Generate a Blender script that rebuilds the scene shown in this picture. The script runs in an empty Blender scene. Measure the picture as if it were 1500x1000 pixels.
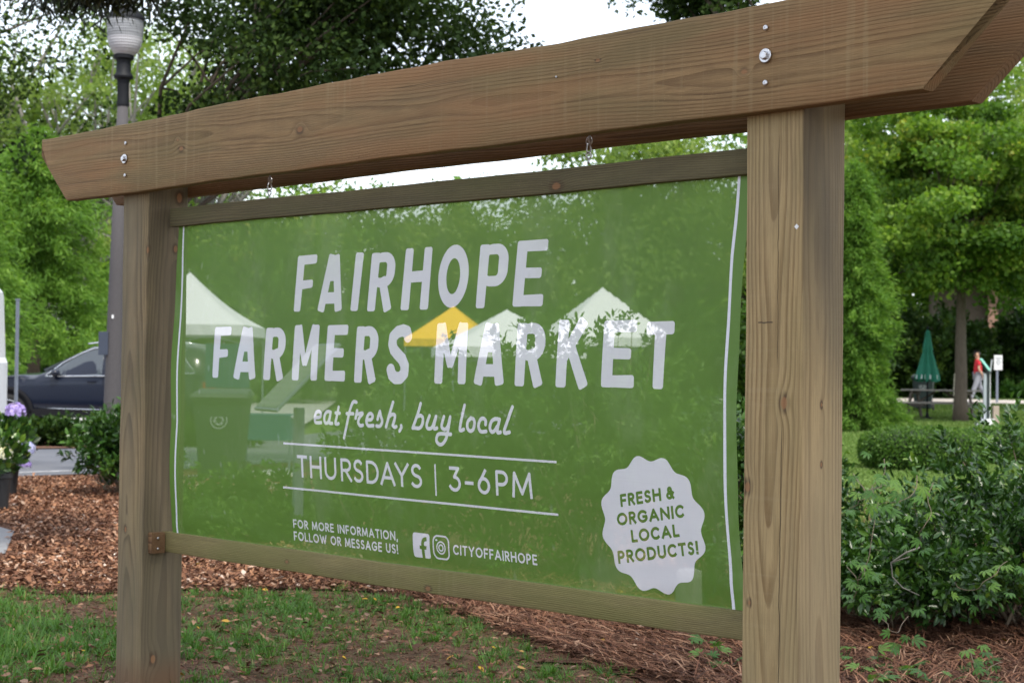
import bpy, bmesh, math, random
import numpy as np
from mathutils import Vector, Matrix
from mathutils.geometry import delaunay_2d_cdt
D = bpy.data
scene = bpy.context.scene
COL = scene.collection
rad = math.radians
PI = math.pi
rng = np.random.default_rng(7)
random.seed(7)

# ------------------------------------------------------------------ camera
CAM = np.array([2.5465, -3.601, 0.0754])
YAW, PITCH, ROLL, F_PX = 0.7911, 0.0198, 0.0129, 2400.0
fw = np.array([-math.sin(YAW)*math.cos(PITCH), math.cos(YAW)*math.cos(PITCH), math.sin(PITCH)])
r0 = np.array([math.cos(YAW), math.sin(YAW), 0.0]); up0 = np.cross(r0, fw)
RT = r0*math.cos(ROLL)+up0*math.sin(ROLL); UPV = -r0*math.sin(ROLL)+up0*math.cos(ROLL)
cd = D.cameras.new('camera'); cam = D.objects.new('camera', cd); COL.objects.link(cam)
cam.matrix_world = Matrix(((RT[0], UPV[0], -fw[0], CAM[0]), (RT[1], UPV[1], -fw[1], CAM[1]), (RT[2], UPV[2], -fw[2], CAM[2]), (0, 0, 0, 1)))
cd.sensor_width = 36; cd.sensor_fit = 'HORIZONTAL'; cd.lens = F_PX/1500*36
cd.clip_start = 0.1; cd.clip_end = 3000
cd.dof.use_dof = True; cd.dof.focus_distance = 4.75; cd.dof.aperture_fstop = 8.0
scene.camera = cam

# ------------------------------------------------------------------ world, sun, exposure
world = D.worlds.new('World'); scene.world = world; world.use_nodes = True
wt = world.node_tree; wt.nodes.clear()
SUN_EL, SUN_AZ = rad(58), rad(-22)      # azimuth of the sun measured from +x towards +y
sky = wt.nodes.new('ShaderNodeTexSky'); sky.sky_type = 'NISHITA'; sky.sun_disc = False
sky.sun_elevation = SUN_EL; sky.sun_rotation = PI/2-SUN_AZ
bg1 = wt.nodes.new('ShaderNodeBackground'); bg1.inputs['Strength'].default_value = 0.10
wt.links.new(sky.outputs[0], bg1.inputs['Color'])
tcw = wt.nodes.new('ShaderNodeTexCoord'); nzw = wt.nodes.new('ShaderNodeTexNoise'); nzw.inputs['Scale'].default_value = 3.0; nzw.inputs['Detail'].default_value = 5
wt.links.new(tcw.outputs['Generated'], nzw.inputs['Vector'])
crw = wt.nodes.new('ShaderNodeValToRGB'); crw.color_ramp.elements[0].position = .25; crw.color_ramp.elements[1].position = .75
crw.color_ramp.elements[0].color = (.86, .91, 1.0, 1); crw.color_ramp.elements[1].color = (1, 1, 1, 1)
wt.links.new(nzw.outputs['Fac'], crw.inputs['Fac'])
bg2 = wt.nodes.new('ShaderNodeBackground'); bg2.inputs['Strength'].default_value = 1.12
wt.links.new(crw.outputs[0], bg2.inputs['Color'])
ads = wt.nodes.new('ShaderNodeAddShader'); wo = wt.nodes.new('ShaderNodeOutputWorld')
wt.links.new(bg1.outputs[0], ads.inputs[0]); wt.links.new(bg2.outputs[0], ads.inputs[1]); wt.links.new(ads.outputs[0], wo.inputs[0])
sd = D.lights.new('sun', 'SUN'); sd.energy = 4.2; sd.angle = rad(5); sd.color = (1, .94, .82)
sun = D.objects.new('sun', sd); COL.objects.link(sun)
sv = Vector((math.cos(SUN_EL)*math.cos(SUN_AZ), math.cos(SUN_EL)*math.sin(SUN_AZ), math.sin(SUN_EL)))
sun.rotation_euler = sv.to_track_quat('Z', 'Y').to_euler()
scene.view_settings.view_transform = 'Standard'; scene.view_settings.look = 'None'
scene.view_settings.exposure = 0.32; scene.view_settings.gamma = 1.0
scene.render.engine = 'CYCLES'
scene.cycles.transparent_max_bounces = 12
scene.cycles.max_bounces = 6

# ------------------------------------------------------------------ placing things: compass bearing + metres from the photographer
G0 = -1.24
def gz(y): return G0 + 0.02*max(0.0, y-20.0)
def gza(y): return G0 + 0.02*np.maximum(0.0, np.asarray(y)-20.0)
def bdir(u):
    d = fw*F_PX + RT*(u-750.0); d = d[:2]/np.hypot(d[0], d[1]); return d
def P(u, d, h=0.0):
    b = bdir(u); x, y = CAM[0]+b[0]*d, CAM[1]+b[1]*d
    return (x, y, gz(y)+h)

# ------------------------------------------------------------------ object helpers
def tag(o, label=None, cat=None, group=None, kind=None):
    if label: o['label'] = label
    if cat: o['category'] = cat
    if group: o['group'] = group
    if kind: o['kind'] = kind
    return o
def empty(name, loc, label, cat, group=None, rz=0.0):
    o = D.objects.new(name, None); o.empty_display_size = .2; COL.objects.link(o); o.location = loc; o.rotation_euler = (0, 0, rz)
    return tag(o, label, cat, group)
def link(name, me, mat=None, parent=None, loc=None):
    o = D.objects.new(name, me); COL.objects.link(o)
    if mat is not None:
        for m in (mat if isinstance(mat, (list, tuple)) else [mat]): me.materials.append(m)
    if parent is not None: o.parent = parent
    if loc is not None: o.location = loc
    return o
def raw_mesh(name, V, Fc, smooth=False, attrs=None, mi=None):
    """V (n,3), Fc (m,k) index array of one face size."""
    V = np.ascontiguousarray(V, np.float32); Fc = np.ascontiguousarray(Fc, np.int32)
    me = D.meshes.new(name); k = Fc.shape[1]; m = len(Fc)
    me.vertices.add(len(V)); me.vertices.foreach_set('co', V.ravel())
    me.loops.add(m*k); me.loops.foreach_set('vertex_index', Fc.ravel())
    me.polygons.add(m); me.polygons.foreach_set('loop_start', np.arange(0, m*k, k, dtype=np.int32))
    try: me.polygons.foreach_set('loop_total', np.full(m, k, np.int32))
    except Exception: pass
    if smooth: me.polygons.foreach_set('use_smooth', np.ones(m, bool))
    if mi is not None: me.polygons.foreach_set('material_index', np.asarray(mi, np.int32))
    for an, dom, typ, arr in (attrs or []):
        a = me.attributes.new(an, typ, dom)
        a.data.foreach_set('vector' if typ == 'FLOAT_VECTOR' else 'value', np.ascontiguousarray(arr, np.float32).ravel())
    me.update(calc_edges=True)
    return me
def py_mesh(name, V, Fs, smooth=False):
    me = D.meshes.new(name); me.from_pydata([tuple(v) for v in V], [], Fs); 
    if smooth: me.polygons.foreach_set('use_smooth', np.ones(len(me.polygons), bool))
    me.update(); return me

class MB:
    """collects simple solids into one mesh"""
    def __init__(s): s.V = []; s.F = []
    def add(s, V, Fs):
        n = len(s.V); s.V += [tuple(v) for v in V]; s.F += [tuple(i+n for i in f) for f in Fs]; return s
    def box(s, c, size, R=None):
        hx, hy, hz = size[0]/2, size[1]/2, size[2]/2
        V = [Vector((x*hx, y*hy, z*hz)) for x in (-1, 1) for y in (-1, 1) for z in (-1, 1)]
        if R is not None: V = [R @ v for v in V]
        V = [v+Vector(c) for v in V]
        return s.add(V, [(0, 1, 3, 2), (4, 6, 7, 5), (0, 4, 5, 1), (2, 3, 7, 6), (0, 2, 6, 4), (1, 5, 7, 3)])
    def beam(s, a, b, w, t, upv=(0, 0, 1)):
        a = Vector(a); b = Vector(b); d = (b-a); L = d.length; d.normalize()
        u = Vector(upv); sx = d.cross(u)
        if sx.length < 1e-4: sx = d.cross(Vector((1, 0, 0)))
        sx.normalize(); uz = sx.cross(d)
        R = Matrix((d, sx, uz)).transposed()
        return s.box((a+b)/2, (L, w, t), R)
    def tube(s, pts, radii, n=8, cap=True):
        pts = [Vector(p) for p in pts]
        if not isinstance(radii, (list, tuple, np.ndarray)): radii = [radii]*len(pts)
        V = []; Fs = []; prev = None
        for i, p in enumerate(pts):
            t = (pts[min(i+1, len(pts)-1)]-pts[max(i-1, 0)])
            t = t.normalized() if t.length > 1e-9 else Vector((0, 0, 1))
            if prev is None: a = t.orthogonal().normalized()
            else:
                a = prev - t*prev.dot(t); a = a.normalized() if a.length > 1e-6 else t.orthogonal().normalized()
            prev = a; b = t.cross(a)
            for k in range(n):
                an = 2*PI*k/n; V.append(p+(a*math.cos(an)+b*math.sin(an))*radii[i])
        for i in range(len(pts)-1):
            for k in range(n):
                k2 = (k+1) % n; Fs.append((i*n+k, i*n+k2, (i+1)*n+k2, (i+1)*n+k))
        if cap: Fs.append(tuple(range(n-1, -1, -1))); Fs.append(tuple(range((len(pts)-1)*n, len(pts)*n)))
        return s.add(V, Fs)
    def lathe(s, prof, n=20, c=(0, 0, 0), a0=0):
        V = []; Fs = []
        for r, z in prof:
            for k in range(n): an = 2*PI*k/n+a0; V.append((c[0]+r*math.cos(an), c[1]+r*math.sin(an), c[2]+z))
        for i in range(len(prof)-1):
            for k in range(n):
                k2 = (k+1) % n; Fs.append((i*n+k, i*n+k2, (i+1)*n+k2, (i+1)*n+k))
        Fs.append(tuple(range(n-1, -1, -1))); Fs.append(tuple(range((len(prof)-1)*n, len(prof)*n)))
        return s.add(V, Fs)
    def build(s, name, mat, parent=None, smooth=False, bevel=0, loc=None):
        me = py_mesh(name, s.V, s.F, smooth)
        bm = bmesh.new(); bm.from_mesh(me); bmesh.ops.recalc_face_normals(bm, faces=bm.faces)
        if bevel: bmesh.ops.bevel(bm, geom=list(bm.edges), offset=bevel, segments=2, affect='EDGES', profile=.6)
        bm.to_mesh(me); bm.free()
        if smooth:
            me.polygons.foreach_set('use_smooth', np.ones(len(me.polygons), bool))
            if smooth != 'all': me.set_sharp_from_angle(angle=rad(38))
        return link(name, me, mat, parent, loc)

# ------------------------------------------------------------------ node helpers
class NT:
    def __init__(s, name):
        s.m = D.materials.new(name); s.m.use_nodes = True; s.t = s.m.node_tree; s.t.nodes.clear()
        s.out = s.n('ShaderNodeOutputMaterial')
    def n(s, typ, **kw):
        x = s.t.nodes.new(typ)
        for k, v in kw.items(): setattr(x, k, v)
        return x
    def put(s, inp, v):
        if v is None: return
        if isinstance(v, bpy.types.NodeSocket): s.t.links.new(v, inp)
        elif isinstance(v, bpy.types.Node): s.t.links.new(v.outputs[0], inp)
        else:
            if isinstance(v, (tuple, list)) and len(v) == 3 and inp.type == 'RGBA': v = (*v, 1)
            inp.default_value = v
    def M(s, op, a, b=None, c=None, clamp=False):
        x = s.n('ShaderNodeMath', operation=op, use_clamp=clamp); s.put(x.inputs[0], a)
        if b is not None: s.put(x.inputs[1], b)
        if c is not None: s.put(x.inputs[2], c)
        return x.outputs[0]
    def V(s, op, a, b=None):
        x = s.n('ShaderNodeVectorMath', operation=op); s.put(x.inputs[0], a)
        if b is not None: s.put(x.inputs[1], b)
        return x
    def comb(s, x, y, z):
        c = s.n('ShaderNodeCombineXYZ'); s.put(c.inputs[0], x); s.put(c.inputs[1], y); s.put(c.inputs[2], z); return c.outputs[0]
    def sep(s, v):
        c = s.n('ShaderNodeSeparateXYZ'); s.put(c.inputs[0], v); return c.outputs
    def noise(s, vec, scale=5, detail=3, rough=.55, dist=0, w=None):
        x = s.n('ShaderNodeTexNoise'); x.inputs['Scale'].default_value = scale; x.inputs['Detail'].default_value = detail
        x.inputs['Roughness'].default_value = rough; x.inputs['Distortion'].default_value = dist
        if vec is not None: s.put(x.inputs['Vector'], vec)
        return x.outputs['Fac']
    def mul3(s, v, k): return s.V('MULTIPLY', v, k).outputs[0]
    def ss(s, x, lo, hi, a=0.0, b=1.0):
        m = s.n('ShaderNodeMapRange', interpolation_type='SMOOTHSTEP'); s.put(m.inputs[0], x)
        s.put(m.inputs[1], lo); s.put(m.inputs[2], hi); s.put(m.inputs[3], a); s.put(m.inputs[4], b); return m.outputs[0]
    def mix(s, f, a, b, blend='MIX'):
        x = s.n('ShaderNodeMix', data_type='RGBA', blend_type=blend); s.put(x.inputs[0], f); s.put(x.inputs[6], a); s.put(x.inputs[7], b); return x.outputs[2]
    def bump(s, h, strength=.5, dist=.01):
        x = s.n('ShaderNodeBump'); x.inputs['Strength'].default_value = strength; x.inputs['Distance'].default_value = dist; s.put(x.inputs['Height'], h); return x.outputs[0]
    def attr(s, name, out='Vector'):
        x = s.n('ShaderNodeAttribute', attribute_name=name); return x.outputs[out]
    def obj(s): return s.n('ShaderNodeTexCoord').outputs['Object']
    def pos(s): return s.n('ShaderNodeNewGeometry').outputs['Position']
    def pr(s, col, rough=.6, normal=None, spec=.5, metal=0, coat=0, **kw):
        x = s.n('ShaderNodeBsdfPrincipled'); s.put(x.inputs['Base Color'], col); s.put(x.inputs['Roughness'], rough)
        x.inputs['Specular IOR Level'].default_value = spec; x.inputs['Metallic'].default_value = metal; x.inputs['Coat Weight'].default_value = coat
        for k, v in kw.items(): s.put(x.inputs[k.replace('_', ' ')], v)
        if normal is not None: s.put(x.inputs['Normal'], normal)
        return x.outputs[0]
    def mixs(s, f, a, b):
        x = s.n('ShaderNodeMixShader'); s.put(x.inputs[0], f); s.put(x.inputs[1], a); s.put(x.inputs[2], b); return x.outputs[0]
    def done(s, sh): s.put(s.out.inputs['Surface'], sh); return s.m

def plain(name, col, rough=.6, metal=0, spec=.5, coat=0, var=.15, scale=8, bump=0.0, bscale=40, **kw):
    n = NT(name); p = n.obj(); f = n.noise(p, scale, 4)
    c = n.mix(f, tuple(x*(1-var) for x in col), tuple(min(1, x*(1+var)) for x in col))
    nm = n.bump(n.noise(p, bscale, 3), bump, .01) if bump else None
    return n.done(n.pr(c, rough, nm, spec, metal, coat, **kw))

def leafmat(name, cols, trans=.35, gloss=.25, rough=.45):
    """cols: list of (pos,color) along per-leaf random value"""
    n = NT(name); a = n.attr('rnd', 'Fac')
    r = n.n('ShaderNodeValToRGB'); n.put(r.inputs[0], a); els = r.color_ramp.elements
    while len(els) < len(cols): els.new(.5)
    for e, (p_, c) in zip(els, cols): e.position = p_; e.color = (*c, 1)
    c = r.outputs[0]
    d = n.pr(c, rough, spec=gloss)
    t = n.n('ShaderNodeBsdfTranslucent'); n.put(t.inputs[0], n.mix(1.0, c, (1.25, 1.3, .55), 'MULTIPLY'))
    return n.done(n.mixs(trans, d, t.outputs[0]))

# ------------------------------------------------------------------ wood
def woodmat(name, early=(.25, .175, .095), late=(.15, .098, .05), grey=(.17, .145, .10), green=(.15, .135, .062), pith=(.05, .03), tilt=(.01, .02), F=120,
            knots=(), saw=.25, greyk=.35, seed=0., greenk=.3, cracks=(), dirt=0., contrast=1.0, warm=0.0, extra=None):
    n = NT(name); wc = n.attr('wc'); L, a, b = n.sep(wc)
    sh = n.comb(L, a, b)
    def nz(kx, k, sc=1, det=2, off=0.): return n.noise(n.V('ADD', n.mul3(sh, (kx, k, k)), (seed*7.3+off, seed*3.1+off, off)).outputs[0], sc, det)
    w1 = n.M('SUBTRACT', nz(.55, 2.5, off=0.), .5); w2 = n.M('SUBTRACT', nz(.55, 2.5, off=11.), .5)
    w3 = n.M('SUBTRACT', nz(3.0, 14., off=5.), .5)
    aa = n.M('ADD', n.M('SUBTRACT', a, pith[0]), n.M('ADD', n.M('MULTIPLY', L, tilt[0]), n.M('MULTIPLY', w1, .055)))
    bb = n.M('ADD', n.M('SUBTRACT', b, pith[1]), n.M('ADD', n.M('MULTIPLY', L, tilt[1]), n.M('MULTIPLY', w2, .055)))
    r = n.M('SQRT', n.M('ADD', n.M('MULTIPLY', aa, aa), n.M('MULTIPLY', bb, bb)))
    r = n.M('ADD', r, n.M('MULTIPLY', w3, .006))
    km = None; kr = None
    for (kL, ka, kb, ks) in knots:
        dl = n.M('MULTIPLY', n.M('SUBTRACT', L, kL), .62); da = n.M('SUBTRACT', a, ka); db = n.M('SUBTRACT', b, kb)
        dd = n.M('SQRT', n.M('ADD', n.M('ADD', n.M('MULTIPLY', dl, dl), n.M('MULTIPLY', da, da)), n.M('MULTIPLY', db, db)))
        q = n.M('DIVIDE', dd, ks*1.9)
        r = n.M('ADD', r, n.M('MULTIPLY', n.M('EXPONENT', n.M('MULTIPLY', n.M('MULTIPLY', q, q), -1.0)), ks*.60))
        core = n.ss(n.M('ADD', dd, n.M('MULTIPLY', w3, .006)), ks*.45, ks*.75, 1, 0)
        rim = n.ss(dd, ks*.7, ks*1.5, 1, 0)
        km = core if km is None else n.M('MAXIMUM', km, core)
        kr = rim if kr is None else n.M('MAXIMUM', kr, rim)
    ph = n.M('FRACT', n.M('MULTIPLY', r, F))
    band = n.M('MULTIPLY', n.ss(ph, .35, .88), n.ss(ph, .93, 1.0, 1, 0))
    fine = nz(5., 260., 1, 2, 3.); mid = nz(2.2, 45., 1, 3, 9.)
    bs = n.ss(nz(1.0, 22., 1, 3, 15.), .25, .65, .35, 1.25)
    col = n.mix(n.M('MULTIPLY', n.M('MULTIPLY', band, bs), .85*contrast, clamp=True), early, late)
    fib = nz(26., 330., 1, 3, 37.); blot = nz(5., 26., 1, 4, 47.)
    col = n.mix(n.ss(blot, .42, .72, 0, .38), col, tuple(x*.58 for x in early)); col = n.mix(n.ss(blot, .5, .3, 0, .22), col, tuple(min(1, x*1.3) for x in early))
    col = n.mix(n.ss(fib, .50, .78, 0, .45), col, tuple(x*.55 for x in early)); col = n.mix(n.ss(fib, .45, .25, 0, .25), col, tuple(min(1, x*1.35) for x in early))
    col = n.mix(n.M('MULTIPLY', n.ss(fine, .35, .75), .35), col, tuple(x*.72 for x in late))
    big = nz(.9, 5., 1, 4, 21.); big2 = nz(1.6, 7., 1, 3, 33.)
    col = n.mix(n.M('MULTIPLY', n.ss(big, .38, .68), greyk), col, grey)
    col = n.mix(n.M('MULTIPLY', n.ss(big2, .42, .66), greenk), col, green)
    if warm: col = n.mix(n.M('MULTIPLY', n.ss(nz(1.1, 9., 1, 2, 55.), .45, .7), warm), col, (.24, .125, .055))
    col = n.mix(n.M('MULTIPLY', n.ss(mid, .5, .8), .25), col, tuple(x*.6 for x in grey))
    h = n.M('ADD', n.M('MULTIPLY', band, -.5), n.M('ADD', n.M('MULTIPLY', fine, .5), n.M('MULTIPLY', fib, .8)))
    if saw:
        s1 = n.noise(n.comb(n.M('MULTIPLY', L, 38.), n.M('MULTIPLY', a, 1.2), n.M('MULTIPLY', b, 1.2)), 1, 3)
        s2 = n.noise(n.comb(n.M('MULTIPLY', L, 190.), n.M('MULTIPLY', a, 3.), n.M('MULTIPLY', b, 3.)), 1, 2)
        s0 = nz(1.3, 3., 1, 2, 71.)
        sm = n.M('MULTIPLY', n.ss(s1, .52, .72), n.M('MULTIPLY', n.ss(s0, .4, .6), saw))
        col = n.mix(sm, col, tuple(min(1, x*1.45) for x in grey))
        col = n.mix(n.M('MULTIPLY', n.ss(s2, .45, .75), saw*.35), col, tuple(x*.7 for x in early))
        h = n.M('ADD', h, n.M('MULTIPLY', s2, .35))
    chk = n.ss(nz(1.1, 150., 1, 1, 61.), .66, .74); chm = n.ss(nz(1.4, 8., 1, 2, 63.), .5, .62)
    ck = n.M('MULTIPLY', chk, chm); col = n.mix(n.M('MULTIPLY', ck, .55), col, (.045, .03, .018)); h = n.M('SUBTRACT', h, n.M('MULTIPLY', ck, 1.2))
    # weather specks and resin
    vo = n.n('ShaderNodeTexVoronoi'); n.put(vo.inputs['Vector'], n.mul3(sh, (70., 180., 180.))); vo.inputs['Scale'].default_value = 1.
    sp = n.M('MULTIPLY', n.ss(vo.outputs['Distance'], .05, .22, 1, 0), n.ss(nz(1.5, 12., 1, 2, 90.), .55, .7))
    col = n.mix(n.M('MULTIPLY', sp, .55), col, (.36, .25, .12))
    for (cL0, cL1, ca, axis, wd) in cracks:
        x_ = a if axis == 'a' else b
        wob = n.M('MULTIPLY', n.M('SUBTRACT', n.noise(n.comb(n.M('MULTIPLY', L, 9.), 0., seed), 1, 3), .5), .012)
        dx = n.M('ABSOLUTE', n.M('SUBTRACT', n.M('SUBTRACT', x_, ca), wob))
        cm = n.M('MULTIPLY', n.ss(dx, wd*.5, wd, 1, 0), n.M('MULTIPLY', n.ss(L, cL0, cL0+.04), n.ss(L, cL1-.08, cL1, 1, 0)))
        col = n.mix(n.M('MULTIPLY', cm, .85), col, (.03, .02, .012)); h = n.M('SUBTRACT', h, n.M('MULTIPLY', cm, 2.))
    if extra: col = extra(n, L, a, b, col, nz)
    if dirt: col = n.mix(n.M('MULTIPLY', n.ss(nz(1.2, 6., 1, 4, 41.), .35, .7), dirt), col, (.075, .062, .045))
    if km is not None:
        col = n.mix(n.M('MULTIPLY', n.M('MULTIPLY', kr, n.ss(ph, .2, .8)), .85), col, (.07, .04, .02))
        col = n.mix(n.M('MULTIPLY', km, .8), col, (.25, .125, .058))
        col = n.mix(n.M('MULTIPLY', n.M('MULTIPLY', kr, n.M('SUBTRACT', 1., km)), .30), col, (.06, .04, .025))
    nm = n.bump(h, .75, .0018)
    return n.done(n.pr(col, .74, nm, .28))

def board(name, mat, parent, axis, sec, ends, nst=24, warp=.0015, seed=0, attr_axes=None):
    """axis 'x' or 'z' length; sec = list of cross-section points (p,q) ccw; ends(p,q)->(lo,hi) along the length."""
    rs = np.random.default_rng(seed); m = len(sec); V = []; W = []
    ph = rs.random(8)*6.28
    for i in range(nst+1):
        t = i/nst
        for (p, q) in sec:
            lo, hi = ends(p, q); l = lo+(hi-lo)*t
            dp = warp*(math.sin(l*2.1+ph[0])+.6*math.sin(l*5.3+ph[1]+q*9)+.3*math.sin(l*17+ph[2]))
            dq = warp*(math.sin(l*1.7+ph[3])+.6*math.sin(l*6.1+ph[4]+p*9)+.3*math.sin(l*19+ph[5]))
            V.append((l, p+dp, q+dq) if axis == 'x' else (p+dp, q+dq, l)); W.append((l, p, q))
    Fs = []
    for i in range(nst):
        for k in range(m):
            k2 = (k+1) % m; Fs.append((i*m+k, i*m+k2, (i+1)*m+k2, (i+1)*m+k))
    Fs.append(tuple(range(m-1, -1, -1))); Fs.append(tuple(range(nst*m, (nst+1)*m)))
    me = D.meshes.new(name); me.from_pydata(V, [], Fs)
    at = me.attributes.new('wc', 'FLOAT_VECTOR', 'POINT'); at.data.foreach_set('vector', np.array(W, np.float32).ravel())
    bm = bmesh.new(); bm.from_mesh(me); bmesh.ops.recalc_face_normals(bm, faces=bm.faces); bm.to_mesh(me); bm.free()
    me.polygons.foreach_set('use_smooth', np.ones(len(me.polygons), bool)); me.set_sharp_from_angle(angle=rad(50))
    return link(name, me, mat, parent)
def rrect(p0, p1, q0, q1, r=.005, extra_q=(), n=3):
    """rounded rectangle ccw, with extra points on the two q sides at the given q heights"""
    pts = []
    for (cx, cy, a0) in ((p1-r, q0+r, -90), (p1-r, q1-r, 0), (p0+r, q1-r, 90), (p0+r, q0+r, 180)):
        for k in range(n): a = rad(a0+90*k/(n-1)); pts.append((cx+r*math.cos(a), cy+r*math.sin(a)))
        if a0 == -90: pts += [(p1, q) for q in sorted(extra_q)]
        if a0 == 90: pts += [(p0, q) for q in sorted(extra_q, reverse=True)]
    return pts
# ================================================================== MATERIALS
M = {}
M['steel'] = plain('galvanised_steel', (.52, .52, .54), .32, metal=1, var=.2, scale=60, bump=.2, bscale=200)
M['black_metal'] = plain('black_painted_metal', (.008, .009, .012), .6, var=.3, spec=.2)
M['grey_metal'] = plain('grey_painted_metal', (.17, .19, .24), .45, metal=.3)
M['white_cloth'] = plain('white_tent_cloth', (.68, .69, .71), .7, var=.03, scale=2)
M['dark_plastic'] = plain('dark_green_plastic', (.012, .022, .022), .5, var=.2)

# ================================================================== THE SIGN FRAME
PW = .19; XL = -3.198; T = .0515
frame = empty('timber_sign', (0, 0, 0), 'large timber sign frame of two square posts and double crossbeams with angled ends', 'sign')
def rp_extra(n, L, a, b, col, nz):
    # right-hand face darker towards the top, lighter low down; small scratch on the front
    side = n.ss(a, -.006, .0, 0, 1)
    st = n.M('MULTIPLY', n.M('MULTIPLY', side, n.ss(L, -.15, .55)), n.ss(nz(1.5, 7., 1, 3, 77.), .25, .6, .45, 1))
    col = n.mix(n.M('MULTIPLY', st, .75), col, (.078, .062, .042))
    side2 = n.M('MULTIPLY', side, n.ss(L, .1, -.3, 0, 1))
    col = n.mix(n.M('MULTIPLY', side2, .25), col, (.33, .25, .155))
    front = n.ss(b, .004, .0, 0, 1)
    s = n.M('MULTIPLY', n.M('MULTIPLY', n.ss(a, -.150, -.146), n.ss(a, -.102, -.097, 1, 0)), n.M('MULTIPLY', n.ss(n.M('ABSOLUTE', n.M('SUBTRACT', n.M('ADD', L, n.M('MULTIPLY', nz(30., 60., 1, 1, 3.), .006)), .2265)), .001, .003, 1, 0), front))
    return n.mix(n.M('MULTIPLY', s, .8), col, (.035, .025, .02))
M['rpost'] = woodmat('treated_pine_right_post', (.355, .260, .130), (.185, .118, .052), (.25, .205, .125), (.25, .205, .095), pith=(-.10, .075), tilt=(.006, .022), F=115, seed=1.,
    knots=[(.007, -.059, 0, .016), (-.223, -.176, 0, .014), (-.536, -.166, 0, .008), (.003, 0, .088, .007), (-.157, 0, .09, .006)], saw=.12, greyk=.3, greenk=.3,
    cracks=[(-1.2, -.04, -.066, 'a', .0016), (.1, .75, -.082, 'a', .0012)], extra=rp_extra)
def lp_extra(n, L, a, b, col, nz):
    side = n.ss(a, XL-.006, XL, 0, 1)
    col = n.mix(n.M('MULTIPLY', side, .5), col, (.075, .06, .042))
    wet = n.M('MULTIPLY', n.ss(L, -1.05, -1.2), n.ss(nz(3., 10., 1, 3, 7.), .3, .6, .5, 1))
    return n.mix(n.M('MULTIPLY', wet, .7), col, (.14, .07, .035))
M['lpost'] = woodmat('treated_pine_left_post', (.27, .20, .105), (.11, .075, .038), (.14, .12, .08), (.14, .125, .06), pith=(XL-.12, .13), tilt=(.008, -.012), F=120, seed=4.,
    knots=[(.557, XL, -.005, .016), (.569, XL, .131, .014), (.78, XL, .146, .019), (-.613, XL, .036, .016), (-1.096, XL, .057, .018), (-.579, -3.328, 0, .012)], saw=.1, greyk=.6, greenk=.45, dirt=.35, extra=lp_extra)
M['fbeam'] = woodmat('treated_pine_front_beam', (.25, .160, .074), (.122, .070, .030), (.175, .128, .068), (.135, .115, .046), pith=(.045, .90), tilt=(-.002, .025), F=150, seed=2.,
    knots=[(-2.916, -.05, .971, .007), (-2.89, -.05, .935, .014), (-.165, -.05, .905, .011), (-2.13, -.05, .935, .016), (-.70, -.05, 1.0, .008)], saw=.55, greyk=.35, greenk=.35, warm=.7)
M['bbeam'] = woodmat('treated_pine_back_beam', (.24, .14, .07), (.12, .065, .032), (.14, .10, .06), (.12, .10, .045), pith=(.2, .80), tilt=(.0, .02), F=130, seed=3., saw=.4, warm=.6)
M['urail'] = woodmat('weathered_upper_rail', (.135, .115, .058), (.068, .055, .03), (.10, .09, .055), (.095, .095, .038), pith=(.14, .60), tilt=(.004, .012), F=170, seed=5.,
    knots=[(-.998, .09, .676, .018)], saw=.15, greyk=.4, greenk=.6)
M['lrail'] = woodmat('treated_lower_rail', (.21, .175, .070), (.105, .088, .035), (.155, .13, .068), (.145, .138, .044), pith=(.14, -.75), tilt=(.003, .01), F=190, seed=6.,
    knots=[(-1.57, .09, -.647, .012), (-2.358, .09, -.629, .008)], saw=.3, greyk=.35, greenk=.7)
M['cleat'] = woodmat('brown_cleat', (.22, .125, .06), (.09, .045, .022), (.14, .085, .05), (.13, .09, .045), pith=(-3.3, .05), tilt=(.0, .0), F=220, seed=8., saw=0, greyk=.2)

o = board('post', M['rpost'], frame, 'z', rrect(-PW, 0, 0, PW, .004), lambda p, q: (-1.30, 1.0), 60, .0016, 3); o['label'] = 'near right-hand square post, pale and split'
o = board('post', M['lpost'], frame, 'z', rrect(XL-PW, XL, 0, PW, .006), lambda p, q: (-1.30, 1.0), 50, .0018, 5); o['label'] = 'far left-hand square post, greyer with several knots'
ZB = .7915
def top(x): return 1.066+.010*(x+3.9)/3.9
def bl(z): return -3.759-(min(z, 1.001)-ZB)*1.055
def br(z): return .3836+(min(z, 1.008)-ZB)*1.07
def bends(off):
    return lambda p, q: (bl(q)+off[0], br(q)+off[1])
def bsec(y0, y1): return rrect(y0, y1, ZB, 1.074, .004, extra_q=(.84, .9, .95, 1.001, 1.02, 1.05))
o = board('crossbeam', M['fbeam'], frame, 'x', bsec(-T, 0), bends((0, 0)), 90, .0022, 8); o['label'] = 'front crossbeam plank bolted to the posts'
# slightly waney top edge
for v in o.data.vertices:
    if v.co.z > 1.06: v.co.z += .003*math.sin(v.co.x*2.3+.5)+.0012*math.sin(v.co.x*9)+.0008*math.sin(v.co.x*31)+.005*math.exp(-((v.co.x+1.4)/.35)**2)+(v.co.x+3.9)*.0015
o = board('crossbeam', M['bbeam'], frame, 'x', bsec(PW, PW+T), bends((0, 0)), 60, .002, 9); o['label'] = 'rear crossbeam plank behind the posts'
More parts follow.
